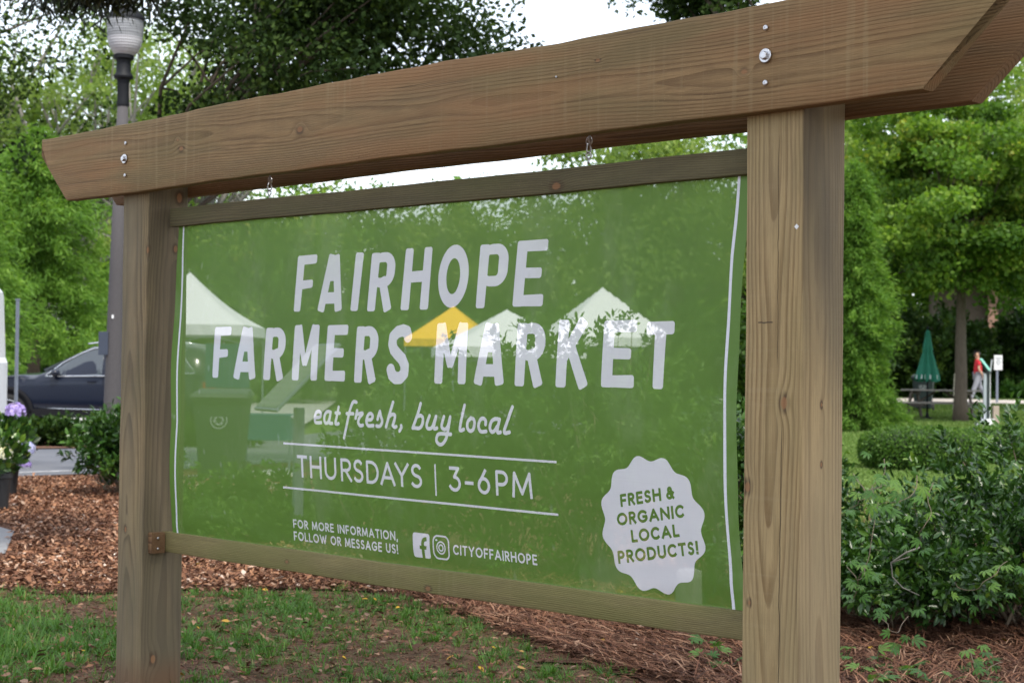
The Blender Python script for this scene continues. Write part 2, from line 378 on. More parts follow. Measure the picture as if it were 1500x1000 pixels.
# lower rail fixed between the posts + its cleat
o = board('lower_rail', M['lrail'], frame, 'x', rrect(.0896, .128, -.663, -.5815, .004), lambda p, q: (XL+.004, -PW-.001), 60, .0015, 12)
for v in o.data.vertices: v.co.z += (-.001 if v.co.x > -.6 else 0)-.003*math.cos((v.co.x+3.2)/3*3.0)*.6
board('cleat', M['cleat'], frame, 'x', rrect(.026, .0886, -.666, -.583, .003), lambda p, q: (XL+.001, XL+.026), 3, .0, 1)
board('cleat', M['cleat'], frame, 'x', rrect(.129, .17, -.666, -.583, .003), lambda p, q: (-PW-.026, -PW-.001), 3, .0, 1)

def bolt(x, z, rot):
    w = MB().lathe([(.0, 0), (.019, 0), (.0195, .002), (.018, .0035), (.0, .0036)], 24)
    o = w.build('washer', M['steel'], frame, smooth=True); o.rotation_euler = (PI/2, 0, 0); o.location = (x, -T-.0015, z)
    h = MB().lathe([(.0118, 0), (.0118, .0075), (.0098, .0092), (.0, .0094)], 6, a0=rot)
    b = h.build('bolt_head', M['steel'], frame, smooth=False); b.rotation_euler = (PI/2, 0, 0); b.location = (x, -T-.005, z)
def screw(name, x, y, z, r, rot=(PI/2, 0, 0)):
    s = MB().lathe([(r, 0), (r, .002), (r*.75, .0035), (r*.35, .0037), (r*.3, .0022), (0, .0022)], 16)
    o = s.build(name, M['steel'], frame, smooth=True); o.rotation_euler = rot; o.location = (x, y, z)
bolt(-.091, .935, .3); bolt(-3.298, .929, .8)
for x, z in ((-.091, 1.010), (-.0905, .862), (-3.291, .992), (-3.292, .861)): screw('screw', x, -T-.002, z, .0075)
for z in (-.606, -.648): screw('screw', XL+.0265, .055, z, .005, (0, PI/2, 0))
screw('screw', -.865, -T-.0022, .971, .0035)
s = MB().box((-.021, -.0022, .477), (.0105, .0012, .0105), Matrix.Rotation(PI/4, 3, 'Y')).build('staple_tag', M['white_cloth'], frame)

# ================================================================== LETTERING as contours of a distance field (metres on the banner)
X0, X1, Z0, Z1, H_ = -3.16, -.24, -.62, .70, .001
NXg, NZg = int((X1-X0)/H_)+1, int((Z1-Z0)/H_)+1
gx = X0+np.arange(NXg)*H_; gzv = Z0+np.arange(NZg)*H_
def window(x0, x1, z0, z1, pad):
    i0 = max(0, int((x0-pad-X0)/H_)); i1 = min(NXg, int((x1+pad-X0)/H_)+2); j0 = max(0, int((z0-pad-Z0)/H_)); j1 = min(NZg, int((z1+pad-Z0)/H_)+2)
    return i0, i1, j0, j1
class Field:
    def __init__(s): s.f = np.full((NZg, NXg), -1.0, np.float32)   # >0 inside
    def put(s, x0, x1, z0, z1, fn, pad=.006):
        i0, i1, j0, j1 = window(x0, x1, z0, z1, pad)
        X, Z = np.meshgrid(gx[i0:i1], gzv[j0:j1]); v = fn(X, Z).astype(np.float32)
        s.f[j0:j1, i0:i1] = np.maximum(s.f[j0:j1, i0:i1], v)
    def seg(s, p, q, r, square=False):
        p = np.array(p, float); q = np.array(q, float)
        if np.hypot(*(q-p)) < 1e-6: return
        def fn(X, Z):
            d = q-p; L = np.hypot(*d)+1e-12; t = ((X-p[0])*d[0]+(Z-p[1])*d[1])/L; n_ = np.abs((X-p[0])*-d[1]+(Z-p[1])*d[0])/L
            if square:
                return np.minimum(r-n_, np.minimum(t+r, L+r-t))
            tc = np.clip(t, 0, L); return r-np.hypot(n_, t-tc)
        s.put(min(p[0], q[0])-r, max(p[0], q[0])+r, min(p[1], q[1])-r, max(p[1], q[1])+r, fn)
    def poly(s, pts, r, ends=True):
        pts = [pts[0]]+[b for a, b in zip(pts[:-1], pts[1:]) if math.hypot(b[0]-a[0], b[1]-a[1]) > 1e-6]
        for i in range(len(pts)-1):
            s.seg(pts[i], pts[i+1], r)
        if ends and len(pts) > 1:      # square caps
            for a, b in ((pts[1], pts[0]), (pts[-2], pts[-1])):
                a = np.array(a); b = np.array(b); d = (b-a)/(np.hypot(*(b-a))+1e-12); c = b-d*min(r, np.hypot(*(b-a))*.9)
                s.seg(c, b, r, True)
    def bar(s, p, q, w0, w1, rc=.009):
        """tapered bar with rounded corners: convex quad offset by rc"""
        p = np.array(p, float); q = np.array(q, float); d = (q-p)/np.hypot(*(q-p)); n_ = np.array([-d[1], d[0]])
        a = p+d*rc; b = q-d*rc; k0 = max(w0-rc, .0005); k1 = max(w1-rc, .0005)
        s.cpoly([a-n_*k0, b-n_*k1, b+n_*k1, a+n_*k0], rc)
    def cpoly(s, Q, rc):
        Q = [np.array(v, float) for v in Q]; A = sum(Q[i][0]*Q[(i+1) % len(Q)][1]-Q[(i+1) % len(Q)][0]*Q[i][1] for i in range(len(Q)))
        if A < 0: Q = Q[::-1]
        xs = [v[0] for v in Q]; zs = [v[1] for v in Q]
        def fn(X, Z):
            inside = np.full(X.shape, 1e9); dmin = np.full(X.shape, 1e9)
            for i in range(len(Q)):
                a, b = Q[i], Q[(i+1) % len(Q)]; e = b-a; L = np.hypot(*e)
                n_ = (-(X-a[0])*e[1]+(Z-a[1])*e[0])/L     # >0 left = inside for ccw
                t = np.clip(((X-a[0])*e[0]+(Z-a[1])*e[1])/L, 0, L)
                dmin = np.minimum(dmin, np.hypot(X-a[0]-e[0]/L*t, Z-a[1]-e[1]/L*t)); inside = np.minimum(inside, n_)
            return rc+np.where(inside > 0, dmin, -dmin)
        s.put(min(xs)-rc, max(xs)+rc, min(zs)-rc, max(zs)+rc, fn)
    def ring(s, x0, x1, z0, z1, rc, wl, wr, wt, wb, rin):
        """rounded box minus rounded box (bowls)"""
        def rb(X, Z, a0, a1, b0, b1, r):
            cx, cz = (a0+a1)/2, (b0+b1)/2; dx = np.abs(X-cx)-((a1-a0)/2-r); dz = np.abs(Z-cz)-((b1-b0)/2-r)
            return r-np.hypot(np.maximum(dx, 0), np.maximum(dz, 0))-np.minimum(np.maximum(dx, dz), 0)
        s.put(x0, x1, z0, z1, lambda X, Z: np.minimum(rb(X, Z, x0, x1, z0, z1, rc), -rb(X, Z, x0+wl, x1-wr, z0+wb, z1-wt, rin)))
    def ell(s, cx, cz, rx, rz, irx=None, irz=None):
        def e(X, Z, a, b):
            k = np.hypot((X-cx)/a, (Z-cz)/b)+1e-9; g = np.hypot((X-cx)/a**2, (Z-cz)/b**2)+1e-9; return k*(1-k)/g
        s.put(cx-rx, cx+rx, cz-rz, cz+rz, (lambda X, Z: e(X, Z, rx, rz)) if irx is None else (lambda X, Z: np.minimum(e(X, Z, rx, rz), -e(X, Z, irx, irz))))

FW = Field()        # white print
S_, A_ = .0225, .0175   # half stem, half arm of the headline letters
def head(ch, x0, x1, z0, z1):
    w = x1-x0; h = z1-z0; B = FW.bar
    if ch == 'F':
        B((x0+S_*.93, z0), (x0+S_*1.05, z1), S_*.88, S_); B((x0+.004, z1-A_), (x1, z1-A_+.002), A_, A_*.95); B((x0+S_, z0+h*.47), (x0+w*.88, z0+h*.49), A_*.95, A_*.85)
    elif ch == 'E':
        B((x0+S_, z0), (x0+S_*1.15, z1), S_, S_); B((x0+.004, z1-A_), (x1, z1-A_), A_, A_*1.05); B((x0+S_, z0+h*.51), (x0+w*.86, z0+h*.50), A_*.95, A_*.95); B((x0+.004, z0+A_*1.05), (x0+w*.97, z0+A_*1.05), A_, A_*1.1)
    elif ch == 'A':
        cx = x0+w*.52
        B((x0+S_*.9, z0), (cx-.010, z1), S_*.9, S_*.85); B((x1-S_*.9, z0), (cx+.012, z1-.002), S_*.9, S_*.85); FW.cpoly([(cx-.006, z1-.03), (cx+.008, z1-.03), (cx+w*.16, z0+h*.56), (cx-w*.16, z0+h*.56)], .006)
        B((x0+w*.22, z0+h*.235), (x1-w*.22, z0+h*.235), h*.10, h*.10, .005)
    elif ch == 'I': B((x0+S_, z0), (x0+w-S_, z1), S_*.9, S_*.95)
    elif ch in 'RP':
        B((x0+S_, z0), (x0+S_*1.1, z1), S_*.92, S_)
        zb = z0+h*(.40 if ch == 'R' else .335)
        FW.ring(x0+.008, x1, zb, z1, min(w*.44, .055), S_*2-.012, S_*1.95, A_*1.95, A_*1.95, .013)
        FW.cpoly([(x0+.012, z1-.012), (x0+w*.5, z1-.012), (x0+w*.5, z1-.022), (x0+.012, z1-.022)], .010)
        if ch == 'R': B((x0+w*.50, zb+.036), (x1-S_*.95, z0), S_*.85, S_*.9)
    elif ch == 'H':
        B((x0+S_*.95, z0), (x0+S_*1.1, z1), S_*.95, S_*.9); B((x1-S_, z0), (x1-S_*.95, z1), S_*.95, S_*.9); B((x0+S_, z0+h*.53), (x1-S_, z0+h*.54), A_*1.1, A_*1.1)
    elif ch == 'O': FW.ell((x0+x1)/2, (z0+z1)/2, w/2, h/2, w/2-.041, h/2-.045)
    elif ch == 'M':
        B((x0+S_*.95, z0), (x0+S_*1.05, z1), S_*.9, S_*.95); B((x1-S_*.9, z0), (x1-S_*.95, z1), S_*.85, S_*.9)
        B((x0+S_*1.15, z1-.002), (x0+w*.49, z0+h*.27), S_*.85, S_*.55, .008); B((x1-S_*1.15, z1-.002), (x0+w*.49, z0+h*.27), S_*.85, S_*.55, .008)
    elif ch == 'K':
        B((x0+S_*.95, z0), (x0+S_*1.1, z1), S_*.95, S_); B((x0+S_*1.2, z0+h*.42), (x1-S_*1.25, z1), S_*.8, S_*.9); B((x0+w*.40, z0+h*.62), (x1-S_*.9, z0), S_*.85, S_*.9)
    elif ch == 'T':
        B((x0, z1-A_*1.15), (x1, z1-A_*1.1), A_*1.1, A_*1.1); B((x0+w*.49, z0), (x0+w*.52, z1-.006), S_*.88, S_*.95)
    elif ch == 'S':
        c = [(.86, .80), (.80, .88), (.62, .905), (.40, .88), (.22, .80), (.20, .68), (.28, .58), (.46, .50), (.66, .42), (.79, .31), (.78, .18), (.62, .105), (.42, .10), (.26, .15), (.19, .24)]
        pts = [(x0+a*w, z0+b*h) for a, b in c]
        for i in range(len(pts)-1): FW.seg(pts[i], pts[i+1], S_*.93)
for a in [('F', -2.331, -2.212, .295, .502), ('A', -2.187, -2.042, .292, .499), ('I', -1.996, -1.944, .291, .499), ('R', -1.904, -1.771, .288, .494), ('H', -1.726, -1.583, .289, .502), ('O', -1.542, -1.392, .293, .503), ('P', -1.348, -1.210, .288, .497), ('E', -1.177, -1.040, .290, .501),
          ('F', -2.825, -2.711, .046, .243), ('A', -2.682, -2.537, .043, .241), ('R', -2.491, -2.365, .041, .237), ('M', -2.317, -2.164, .042, .245), ('E', -2.120, -1.998, .042, .242), ('R', -1.951, -1.829, .038, .236), ('S', -1.779, -1.660, .036, .239),
          ('M', -1.533, -1.375, .040, .242), ('A', -1.338, -1.195, .039, .239), ('R', -1.149, -1.022, .037, .237), ('K', -.970, -.831, .036, .245), ('E', -.780, -.643, .039, .240), ('T', -.605, -.500, .037, .235)]:
    head(*a)
def crom(pts, n=6):
    P_ = [np.array(p) for p in pts]; P_ = [P_[0]*2-P_[1]]+P_+[P_[-1]*2-P_[-2]]; out = []
    for i in range(1, len(P_)-2):
        a, b, c, d = P_[i-1:i+3]
        for k in range(n):
            t = k/n; out.append(.5*((2*b)+(-a+c)*t+(2*a-5*b+4*c-d)*t*t+(-a+3*b-3*c+d)*t**3))
    out.append(P_[-2]); return out
SCRIPT= [[(-2.1672, -0.0913), (-2.1433, -0.0885), (-2.1372, -0.0765), (-2.1483, -0.068), (-2.165, -0.0728), (-2.1734, -0.0908), (-2.1705, -0.107), (-2.1575, -0.1096), (-2.1361, -0.1081)], [(-2.0797, -0.0692), (-2.0985, -0.0676), (-2.1135, -0.0789), (-2.1171, -0.0981), (-2.11, -0.1091), (-2.0958, -0.1063), (-2.0851, -0.089)], [(-2.0797, -0.0692), (-2.0855, -0.0913), (-2.0878, -0.1075), (-2.0709, -0.109)], [(-2.0334, -0.0505), (-2.043, -0.0814), (-2.0513, -0.1064), (-2.0443, -0.1106), (-2.0336, -0.1088)], [(-2.0506, -0.0713), (-2.0274, -0.0716)], [(-1.933, -0.0309), (-1.9489, -0.0292), (-1.96, -0.0416), (-1.9731, -0.0708), (-1.9865, -0.1117), (-2.0032, -0.1587)], [(-1.9868, -0.0717), (-1.9502, -0.0716)], [(-1.9287, -0.0604), (-1.9365, -0.0871)], [(-1.9321, -0.0732), (-1.8983, -0.0688), (-1.9161, -0.0851), (-1.9219, -0.1011), (-1.9115, -0.1117), (-1.8967, -0.1103)], [(-1.8757, -0.0911), (-1.8512, -0.089), (-1.8434, -0.0759), (-1.8559, -0.0683), (-1.8692, -0.0752), (-1.877, -0.094), (-1.8712, -0.1081), (-1.86, -0.1112), (-1.8401, -0.1094)], [(-1.8053, -0.0593), (-1.8138, -0.078), (-1.8168, -0.0871)], [(-1.8053, -0.0593), (-1.8007, -0.0748), (-1.7926, -0.0915), (-1.7983, -0.1058), (-1.8092, -0.1113), (-1.8224, -0.11)], [(-1.7378, -0.0267), (-1.755, -0.0679), (-1.7721, -0.1121)], [(-1.757, -0.0764), (-1.7399, -0.0681), (-1.7269, -0.0714), (-1.7289, -0.0868), (-1.7366, -0.1053), (-1.7288, -0.1115), (-1.7193, -0.1095)], [(-1.6945, -0.1054), (-1.6937, -0.1124), (-1.7031, -0.1238)], [(-1.5974, -0.0284), (-1.6112, -0.0641), (-1.636, -0.1119)], [(-1.609, -0.0709), (-1.5944, -0.0686), (-1.5848, -0.0772), (-1.5879, -0.0979), (-1.6025, -0.1108), (-1.6318, -0.1104)], [(-1.5518, -0.068), (-1.5652, -0.0958), (-1.5631, -0.1081), (-1.5528, -0.1114), (-1.5384, -0.106), (-1.5262, -0.0837), (-1.519, -0.0698)], [(-1.519, -0.0698), (-1.5294, -0.1016), (-1.5262, -0.1105), (-1.5139, -0.1079)], [(-1.4797, -0.0688), (-1.4904, -0.0963), (-1.4875, -0.107), (-1.4734, -0.1107), (-1.4593, -0.098), (-1.4487, -0.0693)], [(-1.4487, -0.0693), (-1.4593, -0.1143), (-1.4696, -0.1417), (-1.486, -0.1587), (-1.5023, -0.1615), (-1.5163, -0.1517), (-1.5141, -0.1352), (-1.4998, -0.1265), (-1.4454, -0.126)], [(-1.3782, -0.029), (-1.3919, -0.0717), (-1.4008, -0.1069), (-1.3937, -0.1115), (-1.3818, -0.1076)], [(-1.3468, -0.0699), (-1.3615, -0.0816), (-1.3642, -0.1004), (-1.3525, -0.1117), (-1.3369, -0.1075), (-1.3292, -0.0886), (-1.3332, -0.0741), (-1.3468, -0.0699)], [(-1.2764, -0.0883), (-1.2765, -0.0764), (-1.2869, -0.0693), (-1.3003, -0.0731), (-1.3098, -0.0906), (-1.3059, -0.1065), (-1.2944, -0.1127), (-1.2741, -0.1107)], [(-1.211, -0.0705), (-1.2317, -0.0693), (-1.2487, -0.0782), (-1.2561, -0.0982), (-1.2485, -0.1111), (-1.2353, -0.1081), (-1.2221, -0.0932)], [(-1.211, -0.0705), (-1.2213, -0.1023), (-1.2183, -0.1127), (-1.207, -0.111)], [(-1.1539, -0.0291), (-1.1736, -0.0708), (-1.1894, -0.1052), (-1.1846, -0.1129), (-1.166, -0.1096)]]
for st in SCRIPT:
    pts = crom(st) if len(st) > 2 else [np.array(p) for p in st]
    for i in range(len(pts)-1): FW.seg(pts[i], pts[i+1], .0062)
# sans capitals: centre lines in a unit box
def arc(cx, cy, rx, ry, a0, a1, n=14): return [(cx+rx*math.cos(rad(a0+(a1-a0)*k/n)), cy+ry*math.sin(rad(a0+(a1-a0)*k/n))) for k in range(n+1)]
G_ = {
 'A': (.80, [[(0, 0), (.5, 1), (1, 0)], [(.17, .30), (.83, .30)]]), 'C': (.74, [arc(.56, .5, .56, .5, 48, 312, 20)]),
 'D': (.74, [[(0, 0), (0, 1), (.35, 1)]+arc(.35, .5, .65, .5, 90, -90, 18)+[(0, 0)]]), 'E': (.50, [[(1, 1), (0, 1), (0, 0), (1, 0)], [(0, .52), (.9, .52)]]),
 'F': (.48, [[(1, 1), (0, 1), (0, 0)], [(0, .48), (.88, .48)]]), 'G': (.84, [arc(.53, .5, .53, .5, 45, 335, 20)+[(1, .46), (.62, .46)]]),
 'H': (.70, [[(0, 0), (0, 1)], [(1, 0), (1, 1)], [(0, .52), (1, .52)]]), 'I': (0, [[(.5, 0), (.5, 1)]]), 'L': (.45, [[(0, 1), (0, 0), (1, 0)]]),
 'M': (.88, [[(0, 0), (.08, 1), (.5, .12), (.92, 1), (1, 0)]]), 'N': (.74, [[(0, 0), (0, 1), (1, 0), (1, 1)]]), 'O': (.90, [arc(.5, .5, .5, .5, 0, 360, 32)]),
 'P': (.52, [[(0, 0), (0, 1), (.5, 1)]+arc(.5, .72, .5, .28, 90, -90, 12)+[(0, .44)]]),
 'R': (.54, [[(0, 0), (0, 1), (.48, 1)]+arc(.48, .74, .48, .26, 90, -90, 12)+[(0, .48)], [(.42, .48), (1, 0)]]),
 'S': (.52, [arc(.5, .76, .44, .24, 35, 250, 12)+arc(.48, .25, .50, .25, 80, -145, 14)]), 'T': (.60, [[(0, 1), (1, 1)], [(.5, 0), (.5, 1)]]),
 'U': (.66, [[(0, 1), (0, .36)]+arc(.5, .36, .5, .36, 180, 360, 16)+[(1, 1)]]), 'W': (1.12, [[(0, 1), (.27, 0), (.5, .85), (.73, 0), (1, 1)]]),
 'Y': (.72, [[(0, 1), (.5, .46), (1, 1)], [(.5, .46), (.5, 0)]]), '3': (.52, [[(.02, 1), (.86, 1), (.42, .60)]+arc(.44, .30, .54, .30, 75, -150, 14)]),
 '6': (.58, [[(.66, 1), (.10, .46)], arc(.5, .32, .5, .32, 0, 360, 24)]), '-': (.40, [[(0, .38), (1, .38)]]), '!': (0, [[(.5, 1), (.5, .36)], [(.5, .015), (.5, 0)]]),
 ',': (.04, [[(1, .03), (0, -.16)]]), '&': (.62, [[(1, .02), (.26, .62)]+arc(.46, .80, .24, .20, 215, -20, 12)+[(.50, .52)]+arc(.38, .25, .38, .25, 100, 330, 14)+[(1, .50)]]),
}
def glyph(F_, ch, x0, x1, z0, z1, r, xf=None):
    for st in G_[ch][1]:
        ax0, ax1 = x0+r, max(x1-r, x0+r); pts = [(ax0+a*(ax1-ax0) if ax1 > ax0 else (x0+x1)/2, z0+r+b*(z1-z0-2*r)) for a, b in st]
        if xf: pts = [xf(p) for p in pts]
        F_.poly(pts, r)
def line(F_, text, x0, x1, z0, z1, r, gap=.20, space=.34, xf=None):
    h = z1-z0; g2 = gap; ws = [space if c == ' ' else G_[c][0]+2*r/h for c in text]
    tot = sum(ws)+g2*(len(text)-1); k = (x1-x0)/tot; x = x0
    for c, w in zip(text, ws):
        if c != ' ': glyph(F_, c, x, x+w*k if c not in 'I!' else x+2*r, z0, z1, r, xf)
        x += (w+g2)*k
for n_, l, r_, b_, t_ in [('T', -2.283, -2.224, -.312, -.231), ('H', -2.208, -2.140, -.312, -.231), ('U', -2.122, -2.054, -.312, -.231), ('R', -2.028, -1.966, -.313, -.231), ('S', -1.956, -1.900, -.313, -.231), ('D', -1.884, -1.816, -.313, -.232), ('A', -1.808, -1.730, -.314, -.232), ('Y', -1.732, -1.659, -.314, -.232), ('S', -1.650, -1.593, -.314, -.232),
                          ('3', -1.459, -1.402, -.315, -.232), ('-', -1.383, -1.341, -.315, -.233), ('6', -1.321, -1.262, -.315, -.233), ('P', -1.235, -1.177, -.315, -.233), ('M', -1.160, -1.069, -.316, -.233)]:
    glyph(FW, n_, l, r_, b_, t_, .0056)
FW.poly([(-1.527, -.232), (-1.527, -.331)], .0035)
FW.poly([(-2.358, -.1915), (-.966, -.195)], .0036); FW.poly([(-2.370, -.355), (-.966, -.358)], .0036)
line(FW, 'FOR MORE INFORMATION,', -2.328, -1.735, -.502, -.470, .0029)
line(FW, 'FOLLOW OR MESSAGE US!', -2.330, -1.738, -.548, -.515, .0029)
line(FW, 'CITYOFFAIRHOPE', -1.459, -1.068, -.525, -.4915, .0029)
# social icons
def icon_f(X, Z):
    x0, x1, z0, z1 = -1.657, -1.573, -.550, -.466; r = .010
    dx = np.abs(X-(x0+x1)/2)-((x1-x0)/2-r); dz = np.abs(Z-(z0+z1)/2)-((z1-z0)/2-r)
    o = r-np.hypot(np.maximum(dx, 0), np.maximum(dz, 0))
    u = (X-x0)/(x1-x0); v = (Z-z0)/(z1-z0); k = (x1-x0)
    stem = np.minimum(.085-np.abs(u-.585), .60-v)
    cross = np.minimum(np.minimum(u-.40, .82-u-(.5-v)*.2), .075-np.abs(v-.425))
    rr = np.hypot(u-.78, v-.58); hook = np.minimum(np.minimum(.085-np.abs(rr-.195), v-.58), .83-u)
    hook = np.where(u > .78, np.minimum(np.minimum(.085-np.abs(v-.775), .83-u), u-.70), hook)
    cut = np.maximum(np.maximum(stem, cross), hook)*k
    return np.minimum(o, -cut)
FW.put(-1.657, -1.573, -.550, -.466, icon_f)
FW.ring(-1.558, -1.477, -.548, -.466, .024, .0058, .0058, .0058, .0058, .0182)
FW.ell(-1.5175, -.508, .0225, .0225, .0175, .0175); FW.ell(-1.5175, -.508, .0125, .0125, .0078, .0078); FW.ell(-1.5395, -.4835, .0052, .0032)
# round scalloped badge with green words
BX, BZ = -.5835, -.3615
def badge(X, Z):
    a = np.arctan2(Z-BZ, X-BX); rr = np.hypot(X-BX, Z-BZ); return (.196+.0095*np.cos(12*(a-rad(104))))-rr
FB = Field(); FB.put(BX-.21, BX+.21, BZ-.21, BZ+.21, badge)
FT = Field()
def slant(l, zl, r, zr):
    k = (zr-zl)/(r-l); return lambda p: (p[0]-k*.35*(p[1]-zl), zl+(p[1]-zl)+(p[0]-l)*k)
for tx, l, r_, zb0, zt0, zb1 in [('FRESH &', -.704, -.492, -.317, -.279, -.279), ('ORGANIC', -.721, -.455, -.375, -.337, -.330), ('LOCAL', -.668, -.479, -.421, -.383, -.388), ('PRODUCTS!', -.725, -.408, -.489, -.450, -.432)]:
    line(FT, tx, l, r_, zb0, zt0, .0044, gap=.16, space=.22, xf=slant(l, zb0, r_, zb1))
FB.f = np.minimum(FB.f, -FT.f)
FW.f = np.maximum(FW.f, FB.f)

# ------------------------------------------------------------------ contours -> conforming triangulation of the cloth
def contours(f):
    s = f > 0; pts = {}; P_ = []
    def hpt(j, i):
        k = ('h', j, i)
        if k not in pts:
            a, b = f[j, i], f[j, i+1]; t = min(max(a/(a-b), .02), .98); pts[k] = len(P_); P_.append((X0+(i+t)*H_, Z0+j*H_))
        return pts[k]
    def vpt(j, i):
        k = ('v', j, i)
        if k not in pts:
            a, b = f[j, i], f[j+1, i]; t = min(max(a/(a-b), .02), .98); pts[k] = len(P_); P_.append((X0+i*H_, Z0+(j+t)*H_))
        return pts[k]
    c = s[:-1, :-1].astype(int)+2*s[:-1, 1:]+4*s[1:, 1:]+8*s[1:, :-1]
    segs = []
    TB = {1: [('L', 'B')], 2: [('B', 'R')], 3: [('L', 'R')], 4: [('R', 'T')], 5: [('L', 'B'), ('R', 'T')], 6: [('B', 'T')], 7: [('L', 'T')], 8: [('L', 'T')], 9: [('B', 'T')], 10: [('B', 'R'), ('L', 'T')], 11: [('R', 'T')], 12: [('L', 'R')], 13: [('B', 'R')], 14: [('L', 'B')]}
    js, is_ = np.nonzero((c > 0) & (c < 15))
    for j, i in zip(js.tolist(), is_.tolist()):
        for a, b in TB[int(c[j, i])]:
            e = []
            for q in (a, b):
                e.append(hpt(j, i) if q == 'B' else hpt(j+1, i) if q == 'T' else vpt(j, i) if q == 'L' else vpt(j, i+1))
            segs.append(e)
    adj = {}
    for a, b in segs: adj.setdefault(a, []).append(b); adj.setdefault(b, []).append(a)
    seen = set(); loops = []
    for st in adj:
        if st in seen: continue
        lp = [st]; seen.add(st); cur = st
        while True:
            nx = [q for q in adj[cur] if q not in seen]
            if not nx: break
            cur = nx[0]; seen.add(cur); lp.append(cur)
        if len(lp) > 5: loops.append(np.array([P_[q] for q in lp]))
    return loops
def simplify(lp, tol=.00018):
    def rdp(a):
        keep = np.zeros(len(a), bool); keep[0] = keep[-1] = True; st = [(0, len(a)-1)]
        while st:
            i, j = st.pop()
            if j <= i+1: continue
            d = a[j]-a[i]; L = np.hypot(*d)+1e-12; dd = np.abs((a[i+1:j, 0]-a[i, 0])*d[1]-(a[i+1:j, 1]-a[i, 1])*d[0])/L
            k = int(dd.argmax())
            if dd[k] > tol or j-i > 28: 
                k = k+i+1 if dd[k] > tol else (i+j)//2
                keep[k] = True; st += [(i, k), (k, j)]
        return a[keep]
    m = len(lp)//2; return np.vstack([rdp(lp[:m+1]), rdp(np.vstack([lp[m:], lp[:1]]))[1:-1]])
YB = .1096; ZT, ZBm = .668, -.604
def xl_(z): return float(np.interp(z, [-.60, -.5, -.14, .30, .65, .7], [-3.140, -3.142, -3.108, -3.124, -3.145, -3.146]))
def xw_(z): return float(np.interp(z, [-.60, -.5, -.14, .2, .465, .65, .7], [-3.108, -3.104, -3.067, -3.074, -3.088, -3.110, -3.112]))
def xr_(z): return float(np.interp(z, [-.60, -.363, -.09, .06, .42, .65, .7], [-.298, -.304, -.308, -.3085, -.308, -.299, -.298]))
def surf_y(x, z):
    t = np.clip((.655-z)/(1.255), 0, 1)
    b = .045*np.sin(PI*t**1.2)
    w = .0055*np.exp(-((x+.43+.10*(z+.3))/.030)**2)*np.clip((.1-z)/.5, 0, 1)
    w = w+.0045*np.exp(-((x+.70+.35*(z+.55))/.05)**2)*np.clip((-.40-z)/.15, 0, 1)
    w = w+.0020*np.sin(x*9+z*3)+.0030*np.exp(-((z+.56+.05*np.sin(x*5))/.03)**2)+.0010*np.sin(x*23-z*5)*np.clip(1-np.abs(z-.6)*3, 0, 1)+.0020*np.sin(z*19+x*40)*np.exp(-((x+.26)/.10)**2)+.002*np.sin(z*15)*np.exp(-((x+3.10)/.10)**2)
    return YB-b-w
loops = [simplify(l) for l in contours(FW.f)]
VV = []; EE = []
def addloop(pts, closed=True):
    n0 = len(VV); VV.extend([(float(a), float(b)) for a, b in pts]); m = len(pts)
    EE.extend([(n0+k, n0+(k+1) % m) for k in range(m if closed else m-1)])
zs = np.linspace(ZBm, ZT, 52)
LW, RW = .0052, .0050
chains = {}
def chain(fx): return [(fx(z), z) for z in zs]
n0 = len(VV); cols_ = [lambda z: xl_(z), lambda z: xw_(z)-LW, lambda z: xw_(z)+LW, lambda z: xw_(z)+.024, lambda z: xr_(z)-RW, lambda z: xr_(z)+RW, lambda z: xr_(z)+.042]
ci = []
for fx in cols_:
    st = len(VV); VV.extend(chain(fx)); ci.append(st); EE.extend([(st+k, st+k+1) for k in range(51)])
for a, b in zip(ci[:-1], ci[1:]): EE.append((a, b)); EE.append((a+51, b+51))
for l in loops: addloop(l)
ns = 0
for x in np.arange(-3.03, -.33, .030):
    for z in np.arange(ZBm+.02, ZT-.01, .030):
        j = int((z-Z0)/H_); i = int((x-X0)/H_)
        if FW.f[max(j-4, 0):j+5, max(i-4, 0):i+5].max() > -.003 and FW.f[max(j-4, 0):j+5, max(i-4, 0):i+5].min() < .003: continue
        if x < xw_(z)+.035: continue
        VV.append((x+random.uniform(-.003, .003), z+random.uniform(-.003, .003)))
res = delaunay_2d_cdt([Vector(v) for v in VV], EE, [], 0, 1e-6)
cv = np.array([(v.x, v.y) for v in res[0]]); ct = np.array([t for t in res[2] if len(t) == 3])
cen = cv[ct].mean(1)
xlv = np.interp(cen[:, 1], zs, [xl_(z) for z in zs]); xwv = np.interp(cen[:, 1], zs, [xw_(z) for z in zs]); xrv = np.interp(cen[:, 1], zs, [xr_(z) for z in zs])
ok = (cen[:, 0] > xlv) & (cen[:, 0] < xrv+.042); ct = ct[ok]; cen = cen[ok]; xwv = xwv[ok]; xrv = xrv[ok]
jj = np.clip((cen[:, 1]-Z0)/H_, 0, NZg-1.001); ii = np.clip((cen[:, 0]-X0)/H_, 0, NXg-1.001)
j0 = jj.astype(int); i0 = ii.astype(int); fj = jj-j0; fi = ii-i0
j1 = np.minimum(j0+1, NZg-1); i1 = np.minimum(i0+1, NXg-1)
fv = FW.f[j0, i0]*(1-fj)*(1-fi)+FW.f[j0, i1]*(1-fj)*fi+FW.f[j1, i0]*fj*(1-fi)+FW.f[j1, i1]*fj*fi
inside_main = (cen[:, 0] > xwv+.024) & (cen[:, 0] < xrv-RW)
white = (fv > 0) & inside_main
strL = np.abs(cen[:, 0]-xwv) < LW; strR = np.abs(cen[:, 0]-xrv) < RW
hem = (cen[:, 0] < xwv+.024) & ~strL; hem |= (cen[:, 0] > xrv+RW)

